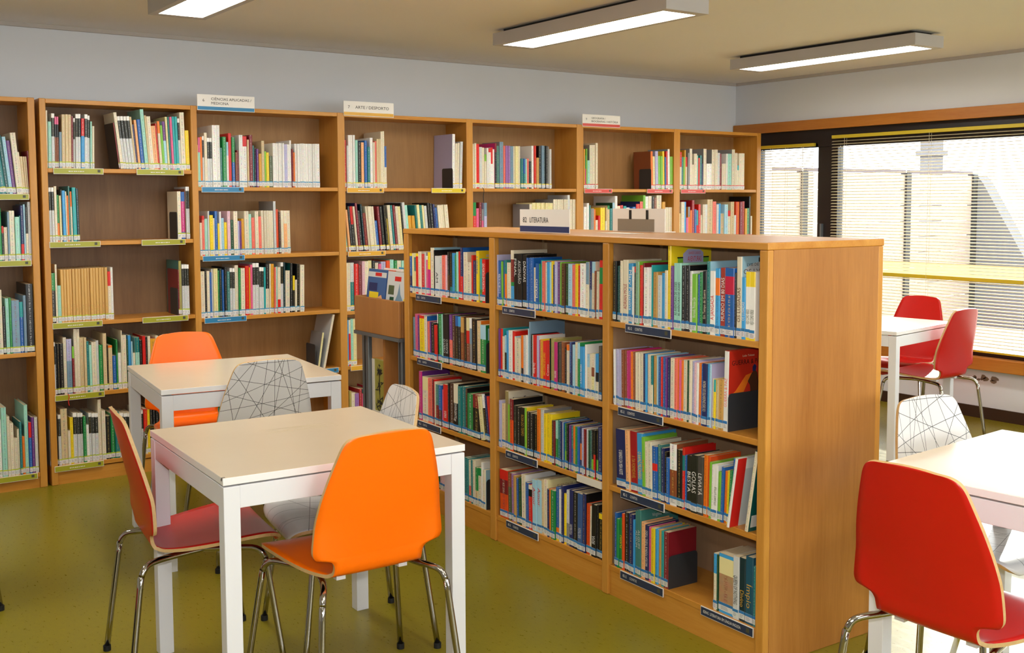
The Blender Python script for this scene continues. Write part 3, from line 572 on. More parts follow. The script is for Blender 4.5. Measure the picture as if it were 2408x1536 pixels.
('u2a', 'W', 1.66, (1, 1.5), 'l', 1.2651, '193,296,cr|169,239,mt|158,281,S|110,266,pk@.15+bk@.25+bro|98,266,pk@.15+bk@.25+bro|135,187,gb|172,278,be|148,279,be|161,279,be|99,272,mr|99,262,S|137,283,S|137,284,S|175,261,re@.35+sb|163,283,S|126,278,S|88,247,mt|114,223,cr'),
('u2b', 'W', 1.66, (-6, -1), 'l', 1.6244, '65,245,mr;bk|169,300,cr|156,280,S|157,281,S|157,281,S|158,282,S|105,280,be|106,240,nb|146,265,pe|199,268,bl|200,323,mt;mt|107,291,be|215,286,cr|243,236,pe|81,250,re|149,262,or@.25+cr|136,241,lg|164,263,pu@.4+pb|123,288,lye|96,288,te|137,289,pk|138,291,tu|152,291,tu|125,282,S|264,316,cr|215,218,ye'),
('u2c', 'W', 1.278, (0, -0.5), 'l', 1.2574, '60,226,bk|157,279,S|121,283,S|134,283,S|134,289,cr|98,244,gr@.6+or|98,241,lye|61,272,bk|160,267,sb|74,262,cr|82,241,or|84,290,gt|99,262,or@.3+cr|189,283,tu|135,278,dn'),
('u2d', 'W', 1.278, (0, 0), 'l', 1.9443, '211,264,cr|229,261,bl@.2+ma@.65+bl|46,278,bro|104,290,S|104,290,S'),
('u2e', 'W', 0.855, (0, 0), 'l', 1.2461, '256,284,S|232,262,gr@.35+bk|103,306,cr|169,195,mt|143,278,ob|144,278,ob|144,278,ob|144,279,ob|150,279,ob|148,279,ob|151,279,ob|146,280,ob|152,280,ob|150,281,ob|147,281,ob|151,281,ob|151,281,ob|151,281,ob|152,281,ob|158,281,ob|164,259,re@.3+cr|129,281,wh'),
('u2f', 'W', 0.855, (0, 0), 'l', 1.9367, '74,254,mr;mr|155,302,oy2;gt|138,281,S|138,281,S|150,280,S'),
('u2g', 'W', 0.475, (0, 0), 'l', 1.2455, '217,272,be@.07+te|150,281,S|96,272,bk|137,271,bk|179,270,bk|165,301,cr|263,291,la@.4+gb|111,251,lg@.25+mr|145,342,cr|162,341,cr|196,294,be|127,293,be|127,272,te|127,251,mt|241,266,cr|142,272,gw|200,247,gr|187,308,be|101,243,bk|217,240,or@.05+be|188,183,bl|93,270,gr|169,196,wh|58,317,cr|234,290,cr|88,265,dg|147,288,sb|89,254,pb|148,189,cr|223,273,te@.3+mt|149,256,bk|164,279,re|120,272,bk|150,276,cr|302,260,oy@.35+re|152,275,cr|183,266,gr|183,250,bk|184,261,cr|185,253,te|278,261,cr'),
('u2h', 'W', 0.1, (0, 0), 'l', 1.2411, '142,246,gy|142,244,ye|143,265,bk|143,271,S|338,299,be|130,181,cr|160,249,ye|204,270,S|146,268,S|146,266,S|147,249,gr|147,200,wh|148,261,S|148,259,S|186,257,S|172,329,cr|202,268,cr|263,235,bk|227,247,gr|228,253,te|229,242,S|230,239,S|231,237,S|232,226,S|194,255,cr|195,245,S|196,251,re@.5+cr|157,245,ye|157,255,bk|158,245,bk|158,244,bk|199,242,bk|400,254,gr|403,242,cr'),
('u3a', 'W', 1.567, (0, 0), 's', 2.0582, '112,233,lye|132,275,pk@.3+mt|119,279,or|99,283,S|166,302,cr|167,274,S|134,274,S|248,346,wh|202,347,wh|135,221,gt|224,283,gr|136,254,pb@.3+wh|184,304,re|192,282,gr@.5+bl|110,197,bro|110,210,mr|235,296,wh|271,290,re@.2+wh|104,271,be|210,298,mr|112,239,te|112,226,bk|141,220,pu|169,193,oy|184,267,be|106,207,lg|178,201,ye|214,181,dg2|143,256,wh|115,256,wh|115,256,wh|115,257,wh|116,257,wh|116,257,wh|189,251,la|160,251,wh|117,275,wh|88,225,mr|110,205,or|147,256,wh|140,256,wh|148,257,wh|148,259,wh|134,258,wh|134,258,wh|149,258,wh|127,258,wh|127,258,wh|120,259,wh|218,259,wh'),
('u3b', 'W', 1.18, (0, -0.5), 's', 2.0551, '132,216,pu|133,187,cr|153,226,re@.1+sa|180,209,mt|100,252,gw|201,229,ye|101,212,cr|169,251,bl|108,182,ye|115,248,wh|170,212,pb|170,188,ye|185,251,lp|178,201,dg|248,250,cr|124,194,la|111,194,pu|167,207,oy|279,250,cr|161,233,mt|190,213,sa|226,249,cr|170,219,sa|156,253,cr|142,252,cr|143,252,cr|143,252,cr|158,252,cr|158,306,gw;gy|152,259,ro|137,245,bro2|181,252,cr|211,251,cr@.3+pe|219,251,cr'),
('u3c', 'W', 0.83, (0, 1), 's', 2.0505, '128,274,bk@.5+pu|252,264,cr|119,272,bk|172,265,cr|115,257,bl|106,275,gw|261,277,lye|77,265,gr|165,276,dn|127,268,bl|146,282,bk|186,258,gt|157,276,S|148,275,S|217,291,cr|129,274,gr|269,273,cr|220,284,re|90,276,oy|141,290,pk|181,299,S|202,299,S|152,274,S|142,273,S|112,273,tu|225,294,bk@.5+cr|103,291,cr|185,291,oy|103,271,sa|124,273,mt|187,270,cr@.7+re|177,298,S|109,298,dn|288,248,cr|179,291,bk;dt|137,217,ye@.4+bk|127,192,cr|191,285,bk;bk|266,279,cr'),
('u4a', 'W', 1.565, (0, 0), 'y', 2.9681, '163,289,re|134,256,gw|149,320,wh|142,321,wh|150,321,wh|173,291,mt|233,279,bk|212,279,pe|190,290,bl|198,253,te|199,308,wh|138,281,cr|123,289,sa|138,302,be|154,303,be|131,348,cr|147,351,cr|148,260,bl@.5+cr'),
('u4b', 'W', 1.565, (1, 2), 'y', 3.7402, '211,351,wh;la|161,291,cr|170,295,cr|196,303,gw'),
('u4c', 'W', 1.178, (-5, -5), 'y', 2.9656, '126,178,mt|149,255,pe|172,275,bk|203,275,re@.4+bk|135,275,cr|166,295,mr;nb|212,248,bk|137,288,dn|213,234,mr|130,275,cr|145,275,cr|153,275,cr|154,274,cr|216,186,bl|178,274,mr|225,274,bk|195,281,bk|117,198,ye|220,281,cr|157,281,te|174,281,mr|190,274,cr|190,273,lye|135,294,bk|200,298,gw|200,280,mt|233,214,oy|242,214,oy|162,280,te|203,283,lye|204,280,te|163,280,lye|197,276,gw|173,294,bk|247,290,bk|166,286,nb|174,265,bl|166,279,cr|167,279,cr|167,282,cr|277,282,cr'),
('u4d', 'W', 0.814, (0, 0), 'y', 2.9585, '218,297,cr|197,296,cr|249,296,gw@.4+te|294,288,re|222,281,mr|193,303,lp|253,302,cr|254,305,lye|225,304,bk|241,290,cr|182,282,pk|350,295,la|260,301,ro|276,306,mt|231,299,gr|310,298,cr|265,297,mt|266,289,bk|314,281,cr|395,287,te|398,279,gy|400,291,cr|403,283,dr|487,274,cr|491,280,bl|495,271,cr'),
('u4e', 'W', 0.476, (0, 0), 'y', 2.964, '161,285,sb|146,284,cr@.3+re|184,289,mt|243,288,lye'),
('u5a', 'W', 1.567, (0, 0), 'y', 3.893, '147,289,cr|155,295,cr|256,290,re|237,271,gw|170,268,cr|150,224,lg@.2+cr|130,264,wh|198,264,re@.1+wh|178,270,re@.4+wh|131,259,wh|166,299,mr@.2+bk;ma|242,283,gt|299,309,gb;gy|167,284,sa|196,285,vi|182,285,vi|282,283,gb|148,283,cr|163,284,lye|142,284,lye|149,285,cr|214,202,te|179,202,bl@.5+te|144,199,mt|180,203,sa|216,186,bk|181,290,wh;wh|181,291,re|218,210,tn|219,292,bk|220,293,gb|147,293,dn|184,293,bk|148,288,gy|185,271,gw'),
('u5b', 'W', 1.18, (0, 0), 'y', 3.8933, '256,295,gr@.3+re@.3+cr|216,256,pk|231,295,mr|177,250,gy@.3+pk|225,292,gb@.3+la'),
('u5c', 'W', 1.18, (0, 0), 'y', 4.3517, '217,282,cr;gy|189,291,lye|189,291,lye|190,291,lye|190,291,lye|191,291,lye|192,291,lye|192,290,lye|208,290,lye|283,289,lye|202,314,cr;gy|187,314,cr|180,314,cr|181,314,cr|181,314,cr|182,314,cr|197,314,cr|213,344,gw;gw|191,314,cr|176,314,cr|154,314,cr'),
('u6a', 'W', 1.567, (0, 0), 'r', 4.8238, '128,279,oy|105,235,gr@.4+ma|120,282,lg|226,201,mt|265,309,cr;gy|259,310,cr|198,325,cr'),
('u6b', 'W', 1.567, (-1.5, -1), 'r', 5.4639, '214,279,or;bro|207,243,lye|290,280,la|250,247,lg|217,245,lg|201,282,ye|134,240,bl|168,283,re|203,299,wh;gb|305,244,lg'),
('u6c', 'W', 1.18, (0, 0), 'r', 4.828, '264,261,wh|197,287,wh|159,272,gt|297,249,gy|191,243,or|230,166,cr|192,198,re|425,254,ye|155,159,cr|124,254,be|202,269,gr@.1+be|219,248,te|196,289,pb;dg|236,337,wh|308,265,cr|285,271,re|271,265,tu|320,253,wh|321,246,cr|323,258,bl|373,279,re;nb|293,297,sa;nb|245,343,lg|320,334,wh|330,337,cr|249,331,bk|249,325,bro@.3+cr|502,343,cr|303,294,oy|160,253,cr|161,253,cr|170,253,cr|298,253,cr'),
('u7a', 'W', 1.567, (0, 0), 'r', 5.7513, '206,280,re@.4+cr|172,243,te|173,243,lg|130,297,oy|173,244,re@.3+cr|217,276,gy|262,308,cr;gy|175,189,cr|307,271,cr|176,259,mt|177,240,re|221,260,te|133,197,nb|312,311,cr;gy|322,198,wh|305,199,wh|316,307,cr;gy|281,308,cr|264,283,gw|191,277,mr|265,201,cr|239,201,cr;bk|184,279,wh|406,279,mt|334,313,cr;gy|270,287,cr|234,191,tu@.2+cr|282,285,cr|339,286,cr'),
('u7b', 'W', 1.18, (0, 0), 'r', 5.7549, '164,206,lye|346,293,cr|217,293,sb|218,174,pk|218,255,gy@.3+or|175,230,or|264,305,dr;dr|220,236,bl|186,229,tu@.5+re|239,274,re|196,191,cr|268,273,cr|278,273,gw|585,311,be|363,295,sa|218,273,gw|228,279,sb|413,202,be;sb|369,272,pb|371,224,re@.2+cr|372,292,be|234,187,gw|188,291,ro|188,291,or|321,291,mr|294,295,dr|238,239,oy|267,242,gr|153,334,bk;bk|153,179,cr'),
]
# ------------------------------------------------------------------ bookends
def bookend(label, par_frame, s, d0, z, dep, h, side):
    """thin steel plate standing beside the last book; frame: (origin, rotation)"""
    o, r = par_frame; X = Vector((math.cos(r), math.sin(r), 0)); Y = Vector((-math.sin(r), math.cos(r), 0))
    t = .0022; c = .012; pts = [(0, 0), (dep, 0), (dep, h - c), (dep - c*.3, h - c*.3), (dep - c, h), (c, h), (c*.3, h - c*.3), (0, h - c)]
    b = thing('bookend', label, 'bookend', Vector(o) + X*s + Y*d0 + Vector((0, 0, z)), r)
    MB().prism([(p[0], p[1]) for p in pts], 'x', 0, t).build('plate', M['plate'], b)
    q = (-.07, 0) if side < 0 else (t, .07)
    MB().box(q[0], .004, 0, q[1], dep - .02, .0012).build('foot', M['plate'], b)
CF = (C0, CROT); WF = (Vector((0, YFR, 0)), 0.)
bookend('dark steel bookend by the red war comic in the end bay of the low bookcase', CF, 2.2145, .012, .726, .150, .125, -1)
bookend('dark steel bookend by the brown thick book on the bottom shelf of the low bookcase', CF, 1.931, .014, .115, .135, .118, -1)
bookend('dark steel bookend on the top shelf of the bay beside the comic cart', CF, .7365, .012, 1.036, .14, .135, -1)
bookend('dark steel bookend on the second shelf of the bay beside the comic cart', CF, .738, .012, .726, .14, .135, -1)
bookend('dark steel bookend on the bottom shelf of the bay beside the comic cart', CF, .734, .012, .115, .14, .135, -1)
bookend('dark steel bookend beside the pink book in the lime-labelled bay', WF, 1.940, .012, 1.278, .13, .15, 1)
bookend('dark steel bookend before the brown book in the lime-labelled bay', WF, 1.933, .012, .855, .13, .15, 1)
bookend('dark steel bookend against the large pale book under the yellow sign', WF, 3.737, .012, 1.566, .13, .13, 1)
bookend('dark steel bookend against the brown-bordered book under the red sign', WF, 5.460, .012, 1.567, .13, .15, 1)
bookend('dark steel bookend by the two leaning books under the blue sign', WF, 2.755, .012, .476, .13, .15, 1)
# ------------------------------------------------------------------ books
PAL = dict(wh='efede8', cr='e4d9bf', be='d9c296', be2='b08a68', tn='c79a52', tn3='9a8a5c', ye='f2d324', lye='e8dda2', oy='dda02a', oy2='a9a05a', ob='d6a85c', lt='8fb99a', lg='7fbf3c', gr='1f8a45', dg='174a30', dg2='4f5a3a',
    dt='0f5350', te='177a7c', tu='2aa5a8', mt='a3dccb', gt='3f7d78', sb='3f9fdc', pb='a7d3e6', gb='7896ac', bl='1f5fae', bl2='3c5f96', nb='20285f', dn='0f3038', tn2='174f66', pu='6b3283', vi='9a6bab', la='b9b6da', lp='e7bcc8',
    pk='e2648f', ma='c8297c', sa='ee7565', pe='f0b078', ro='e2501f', re='d8231c', re2='c6301f', cr2='cc1440', mr='7f1c26', dr='a3141e', br='6d4020', br2='a63a2c', bro='8a4a2a', bro2='50301f', bk='181718', bk2='24261f', dgy='4a4643',
    gy='8e8d8c', gw='d0d2d1', gd='c79a3a')
PAL['or'] = 'ee7a1e'
NAMEC = dict(wh='white', cr='cream', be='beige', be2='tan', tn='tan', tn3='khaki', ye='yellow', lye='pale yellow', oy='amber', oy2='olive', ob='oak-coloured', lt='sage green', lg='lime green', gr='green', dg='dark green', dg2='dark olive',
    dt='dark teal', te='teal', tu='turquoise', mt='mint green', gt='grey-green', sb='sky blue', pb='pale blue', gb='grey-blue', bl='blue', bl2='steel blue', nb='navy', dn='blackish teal', tn2='deep teal', pu='purple', vi='violet',
    la='lavender', lp='pale pink', pk='pink', ma='magenta', sa='salmon', pe='peach', ro='vermilion', re='red', re2='brick red', cr2='crimson', mr='maroon', dr='dark red', br='brown', br2='brick-coloured', bro='brown', bro2='dark brown',
    bk='black', bk2='blackish', dgy='dark grey', gy='grey', gw='light grey', gd='gold')
NAMEC['or'] = 'orange'
def jit(c, q, a=.12): return tuple(max(0., v*(1 + (q.random() - .5)*2*a)) for v in c)
TAGC = dict(b='2f78b4', l='b7bf2a', s='4a93bd', y='e6d030', r='d84438')
MATS_TXT = {}
def txt_mat(c):
    if c not in MATS_TXT: MATS_TXT[c] = flat('lettering_' + NAMEC[c].replace(' ', '_'), PAL[c], .5, var=.01)
    return MATS_TXT[c]
def parse(spec, q):
    txt = None
    if '=' in spec: spec, tx = spec.split('=', 1); d, lo, hi, tc, word = tx.split(' ', 4); txt = (d, float(lo), float(hi), tc, word)
    cov = None
    if ';' in spec: spec, cov = spec.split(';')
    if spec == 'S': spec = 'wh@.08+bk2@.34+gw'
    inkc = None
    if spec == 'ob': spec = 'ob@.66+ob'; inkc = 'br'
    bands = []; top = 1.
    for p in spec.split('+'):
        c, _, f = p.partition('@'); f = float(f) if f else top; bands.append((c, top - f, top)); top -= f
    bands[-1] = (bands[-1][0], 0., bands[-1][2])
    cols = [(hx(PAL[c]), a, b) for c, a, b in bands]; j = 1 + (q.random() - .5)*.16
    cols = [(tuple(v*j for v in c), a, b) for c, a, b in cols]
    main = max(bands, key=lambda x: x[2] - x[1])[0]
    return dict(bands=cols, cov=hx(PAL[cov]) if cov else cols[[b[0] for b in bands].index(main)][0], txt=txt, main=main, two=[b[0] for b in bands], inkc=inkc)
class Colmesh:
    """mesh with a colour and a lettering colour per corner"""
    def __init__(s): s.v = []; s.f = []; s.c = []; s.k = []; s.u = []
    def quad(s, pts, col, ink=(0, 0, 0, 0), uv=((0, 0),)*4):
        o = len(s.v); s.v += pts; n = len(pts); s.f.append(tuple(range(o, o+n))); s.c += [col + (1,)]*n; s.k += [ink]*n; s.u += list(uv)[:n] if len(uv) >= n else [(0, 0)]*n
    def box(s, x0, y0, z0, x1, y1, z1, col):
        P = [(x0, y0, z0), (x1, y0, z0), (x1, y1, z0), (x0, y1, z0), (x0, y0, z1), (x1, y0, z1), (x1, y1, z1), (x0, y1, z1)]
        for f in ((0, 3, 2, 1), (4, 5, 6, 7), (0, 1, 5, 4), (1, 2, 6, 5), (2, 3, 7, 6), (3, 0, 4, 7)): s.quad([P[i] for i in f], col)
    def mesh(s, name, mat, xf=None):
        me = bpy.data.meshes.new(name); me.from_pydata([tuple(xf @ Vector(v)) for v in s.v] if xf else s.v, [], s.f)
        for nm, dat in (('Col', s.c), ('Ink', s.k)):
            a = me.color_attributes.new(nm, 'FLOAT_COLOR', 'CORNER'); a.data.foreach_set('color', [x for t in dat for x in t])
        ul = me.uv_layers.new(name='UVMap'); ul.data.foreach_set('uv', [x for t in s.u for x in t])
        me.materials.append(mat); me.update(); return me
def ink_of(c, q, inkc):
    if inkc: return hx(PAL[inkc])
    lum = .3*c[0] + .6*c[1] + .1*c[2]
    return q.choice([(.02, .02, .02), (.03, .03, .12), (.25, .02, .02), (.02, .02, .02)]) if lum > .22 else q.choice([(.8, .8, .78), (.75, .72, .6), (.7, .5, .12), (.8, .8, .8)])
def cover_mesh(cm, b, q, w_, h, d, full=True):
    """spine with its colour bands plus two boards (u-shaped in plan)"""
    c = min(.0028, w_*.22); t = .0016 if w_ > .006 else .0009; u0 = q.random()*50; big = max(b['bands'], key=lambda x: x[2] - x[1])
    for col, z0, z1 in b['bands']:
        z0, z1 = z0*h, z1*h; a = 1. if (b['txt'] is None and (z1 - z0) > .3*h and (b['inkc'] is None or z0 == 0)) else 0.
        ik = ink_of(col, q, b['inkc']) + (a,)
        for k, (xa, ya, xb, yb) in enumerate(((0, c, c, 0), (c, 0, w_ - c, 0), (w_ - c, 0, w_, c))):
            uv = ((0, u0 + z0), (1, u0 + z0), (1, u0 + z1), (0, u0 + z1)) if k == 1 else ((0, 0),)*4
            cm.quad([(xa, ya, z0), (xb, yb, z0), (xb, yb, z1), (xa, ya, z1)], col, ik if k == 1 else (0, 0, 0, 0), uv)
    C = b['cov']
    cm.quad([(0, d, 0), (0, c, 0), (0, c, h), (0, d, h)], C); cm.quad([(w_, c, 0), (w_, d, 0), (w_, d, h), (w_, c, h)], C)
    if full:
        for z, fl in ((h, 1), (0, -1)):
            E = [[(0, d, z), (0, c, z), (t, c, z), (t, d, z)], [(w_ - t, d, z), (w_ - t, c, z), (w_, c, z), (w_, d, z)], [(0, c, z), (c, 0, z), (w_ - c, 0, z), (w_, c, z)]]
            for e in E: cm.quad(e if fl > 0 else e[::-1], C)
        cm.quad([(t, c, 0), (t, d, 0), (t, d, h), (t, c, h)], C); cm.quad([(w_ - t, d, 0), (w_ - t, c, 0), (w_ - t, c, h), (w_ - t, d, h)], C)
        cm.quad([(t, d, 0), (0, d, 0), (0, d, h), (t, d, h)], C); cm.quad([(w_, d, 0), (w_ - t, d, 0), (w_ - t, d, h), (w_, d, h)], C)
def tag_mesh(tm, q, w_, key, h):
    z0 = .006 + q.random()*.003; z1 = z0 + .027; zb = z1 - (.0095 if key == 'b' else .006); e = .0006
    wc = jit((.72, .71, .69), q, .05)
    tm.quad([(.0004, -e, z0), (w_ - .0004, -e, z0), (w_ - .0004, -e, zb), (.0004, -e, zb)], wc)
    tm.quad([(.0004, -e, zb), (w_ - .0004, -e, zb), (w_ - .0004, -e, z1), (.0004, -e, z1)], jit(hx(TAGC[key]), q, .12))
    for k in range(3):
        zz = z0 + .0045 + k*.0042; L = w_*(.35 + .3*q.random()); tm.quad([(w_*.18, -e*1.6, zz), (w_*.18 + L, -e*1.6, zz), (w_*.18 + L, -e*1.6, zz + .0012), (w_*.18, -e*1.6, zz + .0012)], (.13, .13, .15))
    tm.quad([(.0004, 0, z1), (.0004, -e, z1), (w_ - .0004, -e, z1), (w_ - .0004, 0, z1)][::-1], wc); tm.quad([(.0004, 0, z0), (.0004, -e, z0), (w_ - .0004, -e, z0), (w_ - .0004, 0, z0)], wc)
ORD = 'first second third fourth fifth sixth seventh eighth ninth tenth eleventh twelfth thirteenth fourteenth fifteenth sixteenth seventeenth eighteenth nineteenth twentieth'.split()
TENS = {2: 'twenty', 3: 'thirty', 4: 'forty', 5: 'fifty'}
def ordw(n):
    if n <= 20: return ORD[n-1]
    t, u = divmod(n, 10)
    return TENS[t] + '-' + ORD[u-1] if u else {3: 'thirtieth', 4: 'fortieth', 5: 'fiftieth'}[t]
LVL = {'1': 'top', '2': 'second', '3': 'third', '4': 'bottom'}
BAYN = dict(R="low bookcase's end bay", M="low bookcase's middle bay", L="low bookcase's cart-side bay")
WBAY = dict(u1='bookcase beyond the gap', u2='lime-labelled bay', u3='bay under the blue sign', u4='bay under the yellow sign', u5='bay with unlabelled shelves', u6='bay under the red sign', u7='bay beside the window')
WLV = {1.525: 'top', 1.187: 'second', .712: 'third', .08: 'bottom', 1.66: 'top', 1.278: 'second', .855: 'third', .475: 'fourth', .1: 'bottom', 1.567: 'top', 1.18: 'second', .83: 'third', 1.565: 'top', 1.178: 'second', .814: 'third', .476: 'fourth'}
ALLB = []
for rid, plane, zs, lean, labk, s0, data in BOOKS:
    toks = data.split('|'); s = s0; q = random.Random(rid)
    for i, tk in enumerate(toks):
        w_, h, spec = tk.split(',', 2); w_ = int(w_)*1e-4; h = int(h)*1e-3
        ln = math.radians(lean[0] + (lean[1] - lean[0])*(i/max(1, len(toks)-1)))
        b = parse(spec, q); dmax = .245
        d = min(dmax, max(.10, h*(.64 + .1*q.random())))
        if b['main'] in ('ob',): d = .2
        y0 = .010 + q.random()*.006 if plane == 'C' else .010 + q.random()*.010
        fr = CF if plane == 'C' else WF; X = Vector((math.cos(fr[1]), math.sin(fr[1]), 0)); Y = Vector((-math.sin(fr[1]), math.cos(fr[1]), 0))
        p = fr[0] + X*s + Y*y0 + Vector((0, 0, zs))
        # turning about the foot corner keeps a leaning book on its shelf
        Mx = Matrix.Translation(p) @ Matrix.Rotation(fr[1], 4, 'Z')
        if ln:
            piv = w_ if ln > 0 else 0.
            Mx = Mx @ Matrix.Translation((piv, 0, 0)) @ Matrix.Rotation(ln, 4, 'Y') @ Matrix.Translation((-piv - math.tan(ln)*h*.5, 0, 0))
        dist = (p - camo.location).length
        hid = .35 if rid in ('u2h', 'L4', 'u4d', 'u5c', 'u6c') else 1.
        nx = abs((p - camo.location).normalized().dot(Y))
        ALLB.append(dict(rid=rid, i=i, n=len(toks), w=w_ - .0006, h=h, d=d, M=Mx, b=b, area=w_*h*nx/dist**2*hid, lab=labk, plane=plane, zs=zs)); s += w_
order = sorted(range(len(ALLB)), key=lambda k: -ALLB[k]['area']); single = set(order[:300])
far_c, far_t = Colmesh(), Colmesh(); far_p = MB()
def spine_text(o, b, w_, h):
    dr, lo, hi, tc, word = b['txt']; lo = max(lo, .05/h); L = (hi - lo)*h; capw = min(w_*.62, .02)
    if dr == '^': text('title', word, txt_mat(tc), o, (w_/2 + capw/2, -.0006, lo*h), ((0, 0, 1), (-1, 0, 0)), L, capw)
    else: text('title', word, txt_mat(tc), o, (w_/2 - capw/2, -.0006, hi*h), ((0, 0, -1), (1, 0, 0)), L, capw)
BOOKOBJ = {}
for k, B in enumerate(ALLB):
    q = random.Random(k*13 + 5); b, w_, h, d = B['b'], B['w'], B['h'], B['d']; t = .0016 if w_ > .006 else .0009
    if k in single:
        cm = Colmesh(); cover_mesh(cm, b, q, w_, h, d)
        o = bpy.data.objects.new('book', cm.mesh('book', M['cover'])); COL.objects.link(o); o.matrix_world = B['M']
        MB().box(t, .0028, .0015, w_ - t, d - .003, h - (.0005 if q.random() < .55 else .003)).build('page_block', M['pages'], o)
        tm = Colmesh(); tag_mesh(tm, q, w_, B['lab'], h); to = bpy.data.objects.new('spine_label', tm.mesh('spine_label', M['tag'])); COL.objects.link(to); to.parent = o
        if b['txt']: spine_text(o, b, w_, h)
        size = 'thin' if w_ < .012 else ('thick' if w_ > .026 else ''); tall = 'tall' if h > (.235 if B['plane'] == 'C' else .3) else ''
        cols = []
        for c in b['two']:
            if NAMEC[c] not in cols: cols.append(NAMEC[c])
        cw = ' and '.join(cols[:2]); desc = (size or tall)
        bayk = B['rid'][0] if B['plane'] == 'C' else B['rid'][:2]
        if B['plane'] == 'C':
            base = dict(R4b=17, L3b=17).get(B['rid'], 0); n = B['i'] + 1 + base; lv = LVL[B['rid'][1]]
            where = '%s from the cart end, %s shelf of the %s' % (ordw(n), lv, BAYN[bayk])
            grp = 'books on the %s shelf of the %s' % (lv, BAYN[bayk])
        else:
            allin = [x for x in ALLB if x['rid'][:2] == bayk and x['zs'] == B['zs']]; n = len(allin) - allin.index(B); lv = WLV[B['zs']]
            where = '%s from the window side, %s shelf, %s' % (ordw(n), lv, WBAY[bayk])
            grp = 'books on the %s shelf of the wall %s' % (lv, WBAY[bayk])
        lbl = ('%s %s book, %s' % (desc, cw, where)).strip(); lbl = ' '.join(lbl.split())
        if len(lbl.replace(',', '').split()) > 16: lbl = ' '.join(('%s book, %s' % (cols[0], where)).split())
        tag(o, lbl, 'book', grp); BOOKOBJ[(B['rid'], B['i'])] = (o, w_, h, d)
    else:
        for tgt, fn in ((far_c, lambda m_: cover_mesh(m_, b, q, w_, h, d, False)), (far_t, lambda m_: tag_mesh(m_, q, w_, B['lab'], h))):
            m_ = Colmesh(); fn(m_)
            off = len(tgt.v); tgt.v += [tuple(B['M'] @ Vector(v)) for v in m_.v]; tgt.f += [tuple(i + off for i in f) for f in m_.f]; tgt.c += m_.c; tgt.k += m_.k; tgt.u += m_.u
        g = MB().box(.0006, .0028, .001, w_ - .0006, d - .002, h - .0015); far_p.add([B['M'] @ Vector(v) for v in g.v], g.f)
        if b['txt']: pass
# shelves turned away from the camera: plain rows, part of the same mass
def hidden_row(fr, x0, x1, zs, flip=False, ydep=.0):
    q = random.Random(int(x0*1000 + zs*977)); X = Vector((math.cos(fr[1]), math.sin(fr[1]), 0)); Y = Vector((-math.sin(fr[1]), math.cos(fr[1]), 0)); s = x0
    keys = [k for k in PAL]
    while s < x1 - .03:
        w_ = .012 + q.random()*.02; h = .18 + q.random()*.07; d = h*.68; b = parse(q.choice(keys), q)
        p = fr[0] + X*(x1 - (s - x0) if flip else s) + Y*(CD - .012 if flip else .012) + Vector((0, 0, zs))
        Mx = Matrix.Translation(p) @ Matrix.Rotation(fr[1] + (math.pi if flip else 0), 4, 'Z'); m_ = Colmesh(); cover_mesh(m_, b, q, w_ - .0006, h, d, False)
        off = len(far_c.v); far_c.v += [tuple(Mx @ Vector(v)) for v in m_.v]; far_c.f += [tuple(i + off for i in f) for f in m_.f]; far_c.c += m_.c; far_c.k += m_.k; far_c.u += m_.u
        g = MB().box(.0006, .0028, .001, w_ - .0012, d - .002, h - .0015); far_p.add([Mx @ Vector(v) for v in g.v], g.f); s += w_
for i in range(3):
    for z in CS: hidden_row(CF, cu[i][1] + .01, cu[i+1][0] - .02, z, True)
for (a, c, s_) in bays[2:]:
    for z in s_[2:]:
        if not (a < 3 and z > .4): hidden_row(WF, a + .01, c - .1, z)
for a, c, z in ((2.07, 2.6, .1), (2.3, 2.6, .476)):
    if z < .2: hidden_row(WF, a, c, z)
fo_ = bpy.data.objects.new('shelved_books', far_c.mesh('shelved_books', M['cover'])); COL.objects.link(fo_)
tag(fo_, 'the many smaller books filling the wall bookcases behind', 'books', None, 'stuff')
ft_ = bpy.data.objects.new('spine_labels', far_t.mesh('spine_labels', M['tag'])); COL.objects.link(ft_); ft_.parent = fo_; ft_['kind'] = 'stuff'
fp_ = far_p.build('page_blocks', M['pages'], fo_); fp_['kind'] = 'stuff'
# covers that show above their shorter neighbours, with what is printed on them
YZ = ((0, 1, 0), (0, 0, 1))
def cover_print(key, items):
    if key not in BOOKOBJ: return
    o, w_, h, d = BOOKOBJ[key]
    for it in items:
        if it[0] == 't': _, wd, y, z, L, ht, c = it; text('title', wd, txt_mat(c), o, (w_ + .0005, y*d, z*h), YZ, L*d, ht*h)
        else:
            _, y0, z0, y1, z1, c = it[:6]; P = it[6] if len(it) > 6 else [(y0, z0), (y1, z0), (y1, z1), (y0, z1)]
            MB().prism([(p[0]*d, p[1]*h) for p in P], 'x', w_ - .0002, w_ + .0003 + .0001*len(o.children)*.1).build('printed_panel', txt_mat(c), o)
def idx(rid, start): 
    for B in ALLB:
        if B['rid'] == rid and start(B): return (rid, B['i'])
rows_ = {r[0]: r for r in BOOKS}
def nth(rid, pred):
    toks = rows_[rid][6].split('|')
    for i, tk in enumerate(toks):
        if pred(tk): return (rid, i)
cover_print(nth('R1', lambda t: t.endswith('ye;ye')), [('p', .17, .55, .94, .84, 'lg'), ('p', .16, .84, .94, .855, 'bk'), ('p', .30, .70, .80, .955, 'la', [(.30, .72), (.38, .68), (.62, .72), (.80, .68), (.80, .90), (.72, .94), (.42, .95), (.30, .89)]),
    ('t', 'GRANDES CLÁSSICOS', .43, .885, .3, .03, 're'), ('t', 'AVENTURAS', .41, .80, .34, .062, 're')])
